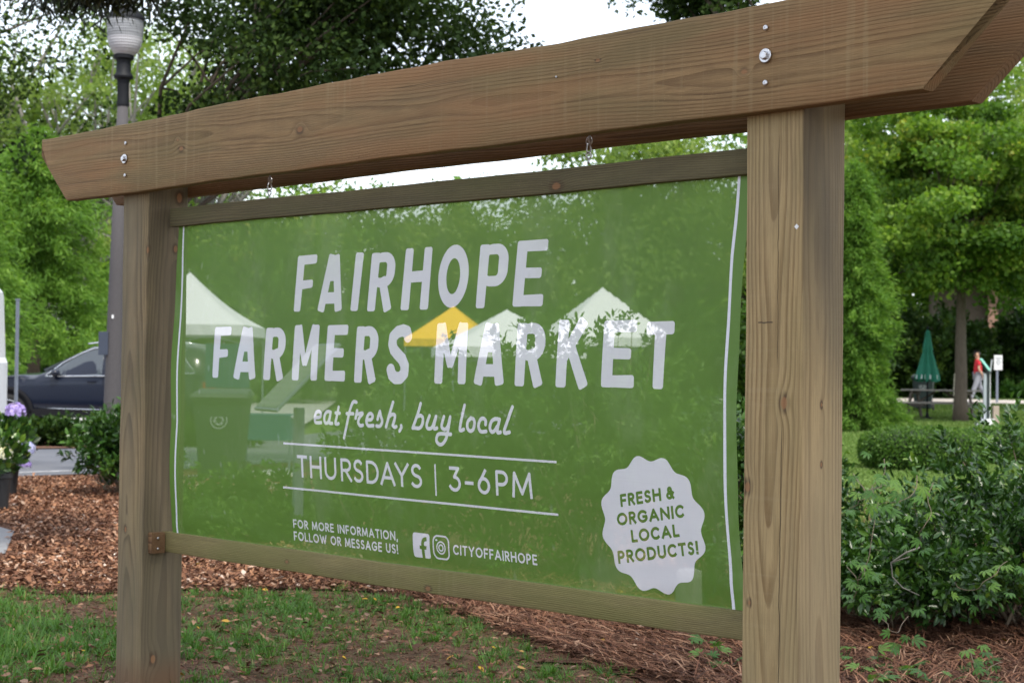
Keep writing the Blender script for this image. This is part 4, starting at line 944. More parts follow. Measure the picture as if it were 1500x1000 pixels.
th = np.repeat(r.uniform(.035, .095, len(cen_)), nb); trn = np.repeat(r.random(len(cen_)), nb)
xy = np.vstack([base, tuft]); n_ = len(xy); lush = np.clip((-xy[:, 0]-3.6)/.8, 0, 1)*np.clip((1.0-xy[:, 1])/.9, 0, 1)
hgt = np.concatenate([r.uniform(.02, .06, len(base)), th*r.uniform(.6, 1.1, len(th))])*(1+.9*lush*r.random(n_))
a = np.concatenate([r.random(len(base))*2*PI, aa_+r.normal(size=len(aa_))*.5]); lean = .3+.8*r.random(n_)
dirs = np.column_stack([np.cos(a)*lean, np.sin(a)*lean, np.ones(n_)]); nr = np.cross(dirs, np.column_stack([-np.sin(a), np.cos(a), np.zeros(n_)]))
rn_ = np.concatenate([r.random(len(base)), trn*.6+.4*r.random(len(trn))])
tag(scatter('grass', np.column_stack([xy, np.full(n_, G0)]), hgt, 'blade', L_['grass'], dirs=dirs, normals=nr, width=r.uniform(.04, .10, n_), rnd=np.clip(rn_*.8+.15*lush+(r.random(n_) > .90)*.3, 0, 1), curl=lean*.5, r=r), kind='stuff')
# lawn tufts far right
xy = polar_pts(90000, 1225, 1560, 11, 56, r, .85); n_ = len(xy); a = r.random(n_)*2*PI
dirs = np.column_stack([np.cos(a)*.6, np.sin(a)*.6, np.ones(n_)]); dd = np.hypot(xy[:, 0]-CAM[0], xy[:, 1]-CAM[1])
tag(scatter('lawn_grass', np.column_stack([xy, gza(xy[:, 1])]), .035+.0009*dd*r.uniform(.6, 1.3, n_), 'far', L_['lawn'], dirs=dirs, normals=r.normal(size=(n_, 3)), width=.5, r=r), kind='stuff')

# ================================================================== TREES AND SHRUBS
# near overhanging live oaks (dark)
def Pp(u, d): a = P(u, d); return (a[0], a[1], gz(a[1]))
tree('live_oak', 'dark live oak rising behind the crossbeam left of the open sky', Pp(222, 21), 4.1, .20, 5.75, (2.25, 2.25, 1.75), 170, .55, 210, .085, L_['oak'], M['bark'], seed=3, limbs=26, shell=.6, bottom=-.9, limb_r=.22, off=(1.42, 1.44), group=None)
tree('live_oak', 'dark live oak branch hanging at the upper left edge of the picture', Pp(-250, 22.5), 4.6, .3, 5.6, (3.9, 3.9, 2.3), 170, .5, 130, .075, L_['oak'], M['bark'], seed=5, limbs=14, shell=.5, limb_r=.16)
tree('live_oak', 'spreading live oak added out of view overhead to shade the sign', (6.8, -2.2, G0), 5.0, .34, 7.2, (5.6, 4.6, 1.9), 170, .8, 90, .13, L_['oak'], M['bark'], seed=50, limbs=20, shell=.5, off=(-4.6, 0), template='blob')  # unseen crown, added overhead to keep direct sun off the sign
# conifer bough over the lamp
r5 = np.random.default_rng(55)
bz = empty('cedar_bough', Pp(-260, 11.2), 'very dark conifer bough hanging down over the street lamp at the top', 'tree')
bl_o = Vector(bz.location)
m = MB(); c0 = Vector((*bdir(20)*1.0, 0))
ends = []
Pn = []; dr = []
for k in range(17000):
    u = r5.uniform(15, 232); d = 11.2+r5.normal()*.5; f = (u-20)/225
    q = P(u, d); lo = CAM[2]+(545-(26-22*abs(f-.45)**1.3*2))/2400*11.2+.075+.10*max(0, f-.6)
    Pn.append((q[0], q[1], lo+r5.random()**1.0*1.0)); dr.append((r5.normal()*.9, r5.normal()*.9, -1))
Pn = np.array(Pn)
scatter('foliage', Pn, r5.uniform(.06, .15, len(Pn)), 'needle', leafmat('dark_cedar_needles', [(0, (.006, .010, .004)), (.7, (.016, .024, .008)), (1, (.05, .062, .016))], .1), bz, dirs=np.array(dr), rnd=r5.random(len(Pn)), loc=bl_o, r=r5)
m = MB(); a0 = Vector((0, 0, -.1)); tp = Vector((0, 0, 4.6))
m.tube([a0, tp*.5, tp], [.16, .13, .1], 10)
e = Vector(P(235, 11.2))-bl_o; e.z = 4.35; s0 = Vector(P(40, 11.2))-bl_o; s0.z = 4.3
m.tube([tp*.88, s0, s0.lerp(e, .5)+Vector((0, 0, .1)), e], [.08, .06, .035, .012], 7); m.build('trunk', M['bark'], bz, smooth='all')
# sky tree foliage top right of centre
tree('live_oak', 'dark leafy treetop just showing above the crossbeam at top centre', Pp(1160, 24), 5.2, .2, 6.95, (1.0, 1.0, .8), 40, .45, 220, .085, L_['oak'], M['bark'], seed=6, limbs=8, off=(-.82, -.82))
# bright feathery cypress at left
def cypress(name, label, loc, h, rad_, seed, mat, base=.6, n=900, per=46, leaf=.16, group=None, trunk=.12, pw=.75):
    r = np.random.default_rng(seed); root = empty(name, loc, label, 'tree', group); Pn = []; dr = []; rn = []
    for i in range(n):
        z = base+(h-base)*r.random(); f = (z-base)/(h-base); a = r.random()*2*PI; R_ = rad_*(1-f)**pw*(.74+.30*math.sin(z*4.1+seed+2*a)*math.sin(3*a+z*1.7+seed)); k = r.random()**.45
        tip = np.array([math.cos(a)*R_*k, math.sin(a)*R_*k, z]); ax = np.array([math.cos(a), math.sin(a), .15-.35*k]); ax /= np.linalg.norm(ax); L = min(rad_, 2.4)*.36*r.uniform(.6, 1.2)
        m_ = int(per*r.uniform(.7, 1.3)); t = r.random(m_); q = tip+ax*(t[:, None]-.5)*L+r.normal(size=(m_, 3))*L*.14+np.array([0, 0, -1])*(t[:, None]**2)*L*.35
        Pn.append(q); dr.append(ax*.9+r.normal(size=(m_, 3))*.55+np.array([0, 0, -.25])); rn.append(np.clip(.45*r.random()+.55*r.random(m_), 0, 1))
    Pn = np.vstack(Pn); dr = np.vstack(dr); rn = np.concatenate(rn)
    scatter('crown', Pn, leaf*r.uniform(.6, 1.3, len(Pn)), 'needle', mat, root, dirs=dr, rnd=rn, updir=.5, width=1.5, r=r)
    MB().tube([(0, 0, -.1), (0.03, 0, h*.5), (0, 0, h*.95)], [trunk, trunk*.6, trunk*.1], 9).build('trunk', M['bark_gum'], root, smooth='all')
    return root
cypress('bald_cypress', 'feathery bright green cypress behind the blue car at left', Pp(50, 46), 7.6, 3.5, 8, L_['cypress'], base=1.7, n=700, per=110, leaf=.17, trunk=.2, pw=.6)
cypress('bald_cypress', 'feathery green cypress cut by the left edge of the picture', Pp(-75, 41), 7.0, 2.6, 9, L_['cypress'], base=1.5, n=450, per=100, leaf=.17, trunk=.2, pw=.6)
cypress('cedar_tree', 'soft bright green conifer standing just right of the near post', Pp(1250, 37), 5.9, 1.30, 12, L_['cypress'], base=.05, n=900, per=100, leaf=.11, pw=.55)
# pale green trees beyond, thin pale limbs
bgt = 'pale green trees beyond the parking lot'
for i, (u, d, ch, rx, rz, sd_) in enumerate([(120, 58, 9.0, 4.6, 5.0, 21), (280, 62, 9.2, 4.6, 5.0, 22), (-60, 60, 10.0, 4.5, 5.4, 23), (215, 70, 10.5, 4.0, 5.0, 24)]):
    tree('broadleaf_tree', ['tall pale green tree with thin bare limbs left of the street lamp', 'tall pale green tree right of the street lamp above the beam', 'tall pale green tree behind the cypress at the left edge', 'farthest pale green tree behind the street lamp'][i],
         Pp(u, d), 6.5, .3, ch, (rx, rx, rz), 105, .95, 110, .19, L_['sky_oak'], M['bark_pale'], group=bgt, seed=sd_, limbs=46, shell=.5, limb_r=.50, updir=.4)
# trees behind the banner
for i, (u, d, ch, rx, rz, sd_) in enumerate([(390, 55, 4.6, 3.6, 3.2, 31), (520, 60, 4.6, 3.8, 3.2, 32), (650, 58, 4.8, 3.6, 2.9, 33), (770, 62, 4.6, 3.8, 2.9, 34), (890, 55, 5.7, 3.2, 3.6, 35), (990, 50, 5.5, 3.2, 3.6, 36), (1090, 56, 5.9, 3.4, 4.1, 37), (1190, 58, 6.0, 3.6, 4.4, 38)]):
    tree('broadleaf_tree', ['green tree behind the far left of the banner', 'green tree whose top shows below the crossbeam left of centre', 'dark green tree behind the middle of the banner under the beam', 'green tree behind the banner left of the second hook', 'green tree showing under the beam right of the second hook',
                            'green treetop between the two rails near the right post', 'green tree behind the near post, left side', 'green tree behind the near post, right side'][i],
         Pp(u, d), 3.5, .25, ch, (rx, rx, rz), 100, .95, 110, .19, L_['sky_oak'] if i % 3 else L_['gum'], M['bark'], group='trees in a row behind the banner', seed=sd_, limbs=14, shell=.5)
# right-hand sweetgum and its neighbours
tree('sweetgum_tree', 'bright green broadleaf tree with grey trunk beside the picnic table', Pp(1408, 42.2), 4.6, .18, 5.55, (3.2, 3.2, 3.1), 250, .60, 270, .115, L_['gum'], M['bark_gum'], seed=41, limbs=50, shell=.42, bottom=-.95, template='blob', flat=.45, limb_r=.2)
tree('broadleaf_tree', 'taller pale green tree behind the right end of the crossbeam', Pp(1545, 62), 6.0, .25, 9.2, (3.8, 3.8, 4.6), 170, 1.0, 120, .20, L_['sky_oak'], M['bark'], seed=42, limbs=20)
tree('broadleaf_tree', 'green tree in the gap between the conifer and the beam', Pp(1290, 66), 6.0, .25, 7.6, (4.2, 4.2, 4.6), 170, 1.0, 120, .20, L_['gum'], M['bark'], seed=43, limbs=20)
tree('broadleaf_tree', 'pale green tree at the far right edge of the picture', Pp(1620, 50), 5.0, .25, 6.4, (3.6, 3.6, 4.2), 150, .9, 130, .17, L_['sky_oak'], M['bark'], seed=44, limbs=20)

# far woods closing the view
r = np.random.default_rng(77)
n_ = 130000; u = r.uniform(-420, 2050, n_); d = 84+r.random(n_)*20
b = fw[None, :2]*F_PX+RT[None, :2]*(u-750)[:, None]; b /= np.hypot(b[:, 0], b[:, 1])[:, None]
topz = 6.9+1.6*np.sin(u*.021)+1.1*np.sin(u*.057+1)+.7*np.sin(u*.13+2)+np.where(u < 330, 1.5, 0)+np.where(u > 1230, 4.0, 0)
zz = r.random(n_)**.8*topz
Pn = np.column_stack([CAM[0]+b[:, 0]*d, CAM[1]+b[:, 1]*d, zz+gza(80)])
cl = (np.sin(u*.11+zz*.9)*np.sin(zz*1.3+u*.05)*.5+.5)
tag(scatter('far_woods', Pn, r.uniform(.35, .75, n_), 'far', L_['gum'], rnd=np.clip(cl*.6+r.random(n_)*.4, 0, 1), updir=.8, r=r), kind='stuff')

# shrubs right behind the sign
hg = 'holly shrubs in the bed behind the sign'
hl = [(1470, 9.2, (1.1, .9, .64), 'large glossy holly shrub filling the lower right corner beside the near post', 61, 230), (1320, 8.9, (.9, .7, .36), 'glossy holly shrub with pale creeper over it, next to the near post', 62, 200), (1135, 9.6, (.38, .6, 1.1), 'holly shrub hidden mostly behind the near post', 63, 150),
      (1020, 10.2, (.85, .7, 1.15), 'holly shrub seen dimly through the right end of the banner', 64, 150), (870, 10.4, (.85, .7, 1.62), 'tallest holly shrub, its twigs crossing the white tent through the banner', 65, 170), (730, 10.8, (.8, .7, 1.5), 'holly shrub seen through the middle of the banner', 66, 150), (600, 11.6, (.7, .6, 1.15), 'holly shrub seen through the banner below the yellow tent', 67, 120),
      (1590, 9.4, (.9, .8, .95), 'holly shrub running out of the right edge of the picture', 68, 150)]
for u, d, rd, lb, sd_, nc in hl:
    shrub('holly_shrub', lb, Pp(u, d), rd, nc*2, .13, 30, .052, L_['holly'] if u > 1100 else L_['hedge'], M['twig'], group=hg, seed=sd_, base=.12)
shrub('holly_shrub', 'dark holly shrub beside the road left of the far post', Pp(192, 17.5), (.50, .50, .80), 240, .16, 26, .085, L_['holly'], M['twig'], seed=71, base=.12)
for i, (u, d, rx, h) in enumerate([(330, 13.6, .42, .50), (440, 13.2, .5, .50), (285, 13.0, .30, .30), (395, 12.6, .40, .30), (530, 12.9, .5, .55)]):
    shrub('leafy_shrub', ['light green weedy shrub by the bin, seen through the banner', 'light green weedy shrub under the information panel, seen through the banner', 'low green weed at the lower left corner of the banner, behind the mesh', 'low green weed behind the words FOR MORE INFORMATION', 'low green shrub behind the word THURSDAYS'][i], Pp(u, d), (rx, .4, h), 130, .13, 24, .06, L_['hedge'], M['twig'], group='weedy shrubs behind the left half of the banner', seed=72+i, base=.0)
shrub('tall_shrub', 'dark shrub hiding the right side of the large white tent', Pp(990, 30), (.75, .7, 2.4), 150, .25, 40, .11, L_['dark'], M['twig'], seed=99, base=.0, template='far', ntw=6)
# low hedge along the road at left
for i, u in enumerate((-60, 20, 95, 170, 250, 330)):
    shrub('low_hedge', ['piece of low hedge left of the thin signpost', 'piece of low hedge under the car front wheel', 'piece of low hedge under the car door', 'piece of low hedge behind the far post', 'piece of low hedge behind the left end of the banner', 'last piece of low hedge behind the banner'][i], Pp(u, 28.4), (.62, .55, .43), 170, .16, 26, .085, L_['dark'], M['twig'], group='low hedge along the far side of the road', seed=80+i, base=.02, template='far', ntw=8)
# clipped hedges right
def clipped(label, loc, size, seed, n=15000, rz=0.):
    r = np.random.default_rng(seed); root = empty('clipped_hedge', loc, label, 'hedge', 'clipped hedges on the lawn', rz)
    p_ = 3.2; d = sphere_dirs(n, r); k = (np.abs(d[:, 0])**p_+np.abs(d[:, 1])**p_+np.abs(d[:, 2])**p_)**(-1/p_); d2 = d*k[:, None]; keep = d2[:, 2] > -.9; d2 = d2[keep]; nn = d[keep]
    Pt = d2*np.array(size)*(1-.06*r.random(len(d2)))[:, None]*(1+.03*np.sin(d2[:, 0:1]*9)*np.sin(d2[:, 1:2]*8))+np.array([0, 0, size[2]*.86])
    scatter('foliage', Pt, r.uniform(.025, .055, len(Pt)), 'far', L_['hedge'], root, dirs=r.normal(size=Pt.shape)+nn*.5, normals=nn+r.normal(size=Pt.shape)*.6, r=r)
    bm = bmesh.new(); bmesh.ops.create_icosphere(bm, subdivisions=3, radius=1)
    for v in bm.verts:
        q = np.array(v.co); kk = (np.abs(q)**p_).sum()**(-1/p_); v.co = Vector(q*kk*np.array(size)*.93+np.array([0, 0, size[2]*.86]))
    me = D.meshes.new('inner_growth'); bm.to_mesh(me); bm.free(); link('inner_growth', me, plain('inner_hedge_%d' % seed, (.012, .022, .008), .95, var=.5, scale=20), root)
az = math.atan2(RT[1], RT[0])
clipped('rounded clipped hedge on the lawn in front of the picnic table', Pp(1352, 24.5), (.86, .8, .33), 91, rz=az, n=20000)
clipped('smaller clipped hedge at the right edge in front of the metal post', Pp(1478, 27), (.80, .8, .31), 92, rz=az, n=14000)
# dark planting behind the picnic area
for i, (u, d, rx, h) in enumerate([(1270, 66, 3.0, 3.4), (1335, 64, 2.4, 3.4), (1400, 66, 2.6, 3.2), (1460, 68, 2.2, 2.3), (1525, 66, 2.4, 3.6), (1230, 62, 2.4, 3.0)]):
    shrub('tall_shrub', ['dark tall shrub behind the conifer', 'dark tall shrub behind the green parasol', 'dark tall shrub behind the tree trunk', 'lower dark shrub behind the walking person', 'dark shrub with yellowish leaves behind the white sign', 'dark shrub just right of the near post'][i], Pp(u, d), (rx, 1.6, h), 260, .5, 46, .20, L_['dark'], M['twig'], group='dark tall shrubs behind the lawn', seed=100+i, base=.0, template='far', ntw=4)
shrub('flower_border', 'low yellow green planting along the footpath at the right edge', Pp(1495, 64), (2.1, .5, .5), 120, .3, 40, .14, L_['creeper'], M['twig'], seed=120, template='far', base=0, cat='plants', ntw=2)
# bushes left background, under the trees
for i, (u, d, rx, h) in enumerate([(-40, 55, 3.0, 2.2), (75, 56, 2.6, 2.4), (170, 54, 2.6, 3.0), (270, 56, 2.6, 2.8), (380, 54, 3.0, 3.2), (500, 56, 3.2, 3.2), (620, 52, 3.0, 3.0), (730, 56, 3.0, 3.2), (860, 50, 3.0, 3.2), (970, 46, 2.6, 3.0), (1070, 48, 2.6, 3.2), (1160, 50, 2.6, 3.2)]):
    shrub('tall_shrub', ['dark shrub behind the parked car, leftmost', 'dark shrub behind the car windscreen', 'dark shrub behind the street lamp post', 'dark shrub behind the left end of the banner', 'dark shrub behind the first letters of the banner', 'dark shrub behind the word FARMERS', 'dark shrub behind the yellow tent', 'dark shrub behind the small white tent', 'dark shrub behind the large white tent', 'dark shrub behind the end of the word MARKET', 'dark shrub seen beside the near post edge', 'dark shrub right behind the near post'][i],
          Pp(u, d), (rx, 1.6, h), 170, .5, 40, .20, L_['dark'] if i % 2 else L_['hedge'], M['twig'], group='dark understorey shrubs along the parking lot', seed=130+i, base=.0, template='far', ntw=4)
# Virginia creeper over the near shrubs and on the straw
r = np.random.default_rng(140)
vine = empty('creeper_vine', Pp(1290, 8.2), 'pale green five leaved creeper trailing over the holly beside the near post', 'vine')
vl = Vector(vine.location); Pn = []; m = MB(); dr = []; nr = []
for (u0, v0, u1, v1, d_) in [(1300, 668, 1240, 760, 8.0), (1350, 690, 1290, 745, 8.1), (1370, 700, 1350, 800, 8.0), (1290, 730, 1255, 880, 7.9), (1400, 840, 1480, 815, 8.1), (1270, 820, 1240, 830, 7.9), (1330, 890, 1290, 900, 7.7), (1420, 930, 1470, 955, 7.6), (1250, 690, 1300, 715, 8.0)]:
    path = []
    for t in np.linspace(0, 1, 8):
        u = u0+(u1-u0)*t+r.normal()*3; v = v0+(v1-v0)*t+10*math.sin(t*5); q = P(u, d_-.25*math.sin(t*3)); z = CAM[2]+(554-v)/2400*d_
        path.append(Vector((q[0], q[1], z))-vl)
    m.tube([Vector(v_) for v_ in crom([tuple(q_) for q_ in path], 4)], .0018, 5, cap=False)
    for p_ in path:
        for _ in range(1 if r.random() < .75 else 2):
            Pn.append(p_+Vector(r.normal(size=3)*.045)); dr.append((r.normal()*.6+.3, r.normal()*.5-.5, -.35)); nr.append((r.normal()*.3+.35, -.5+r.normal()*.3, 1.0))
m.build('stems', M['twig'], vine, smooth='all')
scatter('leaves', np.array([tuple(p_) for p_ in Pn]), r.uniform(.045, .075, len(Pn)), 'creeper', L_['creeper'], vine, dirs=np.array(dr), normals=np.array(nr), r=r)
gp = [(1240, 955, 0), (1262, 972, 0), (1290, 960, 0), (1330, 975, 0), (1375, 985, 0), (1410, 960, 0), (1050, 960, 0), (1075, 972, 0), (1440, 988, 0), (1310, 990, 0), (1035, 945, 0)]
for i, (u, v, _) in enumerate(gp):
    d_ = 1.31*2400/(v+14-556); c = Pp(u, d_)
    s_ = empty('creeper_seedling', c, ['creeper seedling in the straw right of the near post, second nearest its edge', 'creeper seedling near the bottom edge just right of the near post', 'creeper seedling in the straw under the left side of the holly', 'creeper seedling in the straw directly below the bare grey twig', 'creeper seedling at the bottom edge below the middle of the holly', 'creeper seedling highest in the straw under the right side of the holly', 'taller creeper seedling left of the near post beneath the lower rail', 'creeper seedling touching the left edge of the near post at the bottom', 'creeper seedling at the bottom, rightmost of all in the straw', 'lowest creeper seedling, cut by the bottom edge right of the near post', 'leftmost creeper seedling, beside the pale stump under the lower rail'][i], 'plant', 'creeper seedlings in the pine straw')
    m = MB(); n_ = 5; tips = [Vector((r.normal()*.05, r.normal()*.05, r.uniform(.04, .10))) for _ in range(n_)]
    for t in tips: m.tube([(0, 0, 0), tuple(t*.6+Vector((0, 0, .01))), tuple(t)], .0016, 4, cap=False)
    m.build('stems', L_['creeper'], s_, smooth='all')
    scatter('leaves', np.array([tuple(t) for t in tips]), r.uniform(.055, .085, n_), 'creeper', L_['creeper'], s_, dirs=np.column_stack([r.normal(size=(n_, 2)), np.full(n_, .1)]), normals=np.column_stack([r.normal(size=(n_, 2))*.3, np.ones(n_)]), r=r)
# bare grey twig in front of the holly, old stump under the banner
m = MB(); q = []
for (u, v) in [(1350, 792), (1330, 800), (1308, 815), (1310, 835), (1325, 850), (1350, 860)]:
    a = P(u, 7.9); q.append((a[0], a[1], CAM[2]+(554-v)/2400*7.9))
b0 = Vector(q[0]); m.tube([tuple(Vector(x)-b0) for x in q], [.004, .004, .0035, .003, .0028, .0015], 6); m.tube([tuple(Vector(q[2])-b0), tuple(Vector(q[2])-b0+Vector((.07, .05, .03)))], [.004, .002], 5)
o = m.build('dead_twig', M['bark_pale'], smooth='all'); o.location = b0; tag(o, 'bare curved grey twig caught in the holly shrub right of the near post', 'twig')
s_ = empty('tree_stump', Pp(1013, 8.3), 'pale grey stump standing in the pine straw under the right end of the lower rail', 'stump')
MB().lathe([(.085, -.05), (.078, .05), (.070, .16), (.066, .30), (.064, .34), (.03, .352)], 14).build('wood', M['bark_pale'], s_, smooth='all')

# ================================================================== STREET LAMP
lx, ly, lz = P(164, 19.0)
lamp = empty('street_lamp', (lx, ly, lz), 'street lamp with ribbed acorn globe on a black collar and a grey concrete pole', 'street lamp')
lean_dir = Vector((RT[0], RT[1], 0))
conc = plain('exposed_aggregate_concrete', (.062, .058, .062), .9, var=.4, scale=90, bump=.4, bscale=120)
def lp(h, off=0): return lean_dir*(.018*h+off)+Vector((0, 0, h))
MB().tube([lp(-.1), lp(.6), lp(2.4), lp(4.30)], [.108, .099, .085, .062], 20).build('pole', conc, lamp, smooth='all')
zc = 4.30
def lathe_at(prof, h0, name, mat, n=28, sm=True):
    o = MB().lathe(prof, n).build(name, mat, lamp, smooth=sm); o.location = lp(h0); return o
lathe_at([(.068, 0), (.072, .02), (.066, .06), (.066, .26), (.075, .30), (.105, .315), (.110, .335), (.098, .36), (.082, .38), (.080, .50), (.084, .52), (.115, .535), (.118, .57), (.095, .585)], zc-.02, 'collar', M['black_metal'])
gn = NT('ribbed_acrylic_globe'); gp_ = gn.obj(); gx_, gy_, gz_ = gn.sep(gp_)
an = gn.M('ARCTAN2', gy_, gx_); rib = gn.M('SINE', gn.M('MULTIPLY', an, 60.)); rz_ = gn.M('SINE', gn.M('MULTIPLY', gz_, 210.))
gband = gn.ss(gz_, .17, .22, 0, 1); gc = gn.mix(gband, (.46, .46, .49), (.20, .21, .225)); gc = gn.mix(gn.ss(gn.noise(gn.mul3(gp_, (1, 1, 14)), 3, 3), .45, .62, 0, .5), gc, (.33, .34, .36))
gm = gn.done(gn.pr(gc, .25, gn.bump(gn.M('ADD', rib, rz_), .5, .004), .6))
lathe_at([(.10, 0), (.135, .03), (.17, .09), (.192, .17), (.202, .26), (.204, .35), (.203, .40)], zc+.555, 'globe', gm, 40)
lathe_at([(.212, 0), (.214, .02), (.19, .06), (.14, .11), (.07, .145), (.02, .155), (.012, .19), (.0, .20)], zc+.955, 'cap', M['black_metal'])
pb = MB().box((0, 0, 0), (.03, .11, .26)).build('pole_plate', plain('blue_grey_plate', (.03, .04, .065), .5), lamp, bevel=.004); pb.location = lp(1.60)+lean_dir*-.105+Vector((.05, -.05, 0)); pb.rotation_euler = (0, 0, 2.3)
MB().box((0, 0, 0), (.004, .045, .04)).build('sticker', M['white_cloth'], lamp).location = lp(1.90)+Vector((.062, -.062, 0))
# thin sign post at left
q = empty('sign_post', P(25, 24), 'thin grey metal signpost in front of the car at the left edge', 'post')
MB().box((0, 0, 1.12), (.055, .03, 2.3)).build('post', M['grey_metal'], q, bevel=.004); MB().box((0, 0, 2.27), (.07, .045, .02)).build('cap', M['grey_metal'], q)

# ================================================================== CAR
def glass_mat(name, tint): 
    n = NT(name); return n.done(n.pr(tint, .04, spec=.9, coat=.6))
paint = NT('blue_black_car_paint'); paintm = paint.done(paint.pr((.006, .009, .020), .22, spec=.3, metal=.0, coat=.25))
M['tyre'] = plain('tyre_rubber', (.012, .012, .012), .85); M['chrome'] = plain('chrome_trim', (.75, .76, .78), .12, metal=1, var=.02); M['rim'] = plain('alloy_rim', (.42, .43, .45), .3, metal=.9, var=.05)
M['clad'] = plain('black_car_cladding', (.010, .010, .012), .8, spec=.1)
ax = Vector((RT[0], RT[1], 0)).normalized()
caryaw = math.atan2(ax.y, ax.x)
cx, cy, _ = P(150, 31.5); cz = gz(cy)+.13
car = empty('parked_car', (cx, cy, cz), 'dark blue SUV with chrome window line parked beyond the low hedge', 'car', rz=caryaw)
# local: x towards the tail (right in the view), y away from the viewer, z up; nose at -x
Lc = 4.72; x0c = -1.46-.93
st = []   # stations: x, hood/belt height, roof height or None, half width belt, half width roof
prof_low = [(-2.38, .42), (-2.36, .30), (2.30, .30), (2.36, .42)]
sil = [(-2.38, .66), (-2.34, .84), (-2.22, .93), (-1.95, 1.00), (-1.5, 1.055), (-1.1, 1.09), (-.92, 1.115), (-.6, 1.30), (-.25, 1.475), (.10, 1.60), (.45, 1.665), (.95, 1.685), (1.5, 1.665), (1.95, 1.60), (2.12, 1.50), (2.26, 1.20), (2.33, .98), (2.36, .70)]
belt = lambda x: 1.0+.075*min(max((x+1.0)/3.2, 0), 1)+(-.02 if x < -1 else 0)
V = []; nS = 12
xs_ = np.linspace(-2.38, 2.36, 60)
for x in xs_:
    top_ = float(np.interp(x, [s[0] for s in sil], [s[1] for s in sil])); b_ = min(belt(x), top_-.02)
    wn = .92*(1-.30*max(0, (abs(x+0.0)-1.75)/.63)**2.2 if abs(x) > 1.75 else 1)
    if abs(x) <= 1.75: wn = .92
    zl = .30+(.10 if abs(x) > 2.25 else 0)
    rw = wn*(1 if top_-b_ < .1 else .74+.02)
    sec = [(-wn*.90, zl), (-wn*.985, zl+.10), (-wn, zl+.30), (-wn*.995, b_-.13), (-wn*.97, b_), (-(wn*.97+(rw*.98-wn*.97)*.55), b_+(top_-b_)*.55), (-rw*.93, top_-min(.09, (top_-b_)*.25)), (-rw*.72, top_-.012), (0, top_+.015)]
    sec = sec+[(-a, b) for a, b in sec[-2::-1]]
    V += [(x, a, b) for a, b in sec]
m_ = 17; Fs = []
for i in range(len(xs_)-1):
    for k in range(m_-1): Fs.append((i*m_+k, (i+1)*m_+k, (i+1)*m_+k+1, i*m_+k+1))
    Fs.append((i*m_+m_-1, (i+1)*m_+m_-1, (i+1)*m_, i*m_))
Fs.append(tuple(range(m_))); Fs.append(tuple(range((len(xs_)-1)*m_, len(xs_)*m_))[::-1])
me = py_mesh('body', V, Fs, True); bm = bmesh.new(); bm.from_mesh(me); bmesh.ops.recalc_face_normals(bm, faces=bm.faces); bm.to_mesh(me); bm.free()
me.polygons.foreach_set('use_smooth', np.ones(len(me.polygons), bool)); me.set_sharp_from_angle(angle=rad(50)); link('body', me, paintm, car)
def side_pt(x, z, side=-1, off=.006):
    b_ = belt(x); tp_ = float(np.interp(x, [s[0] for s in sil], [s[1] for s in sil])); f = (z-b_)/max(tp_-b_, .01)
    wn = .92
    if f <= 0: w = wn*(.97+.02*min(1, (b_-z)/.13))
    else: rw = wn*.76; w = wn*.97+(rw*.98-wn*.97)*f
    return (x, side*(w+off), z)
def side_panel(name, outline, mat, side=-1, off=.008, th=.006):
    V = [side_pt(x, z, side, off) for x, z in outline]; V2 = [(a, b-side*th*3, c) for a, b, c in V]; n = len(V)
    Fs = [tuple(range(n)), tuple(range(2*n-1, n-1, -1))]+[(i, (i+1) % n, n+(i+1) % n, n+i) for i in range(n)]
    return MB().add(V+V2, Fs).build(name, mat, car)
glm = glass_mat('car_glass', (.02, .028, .034)); 
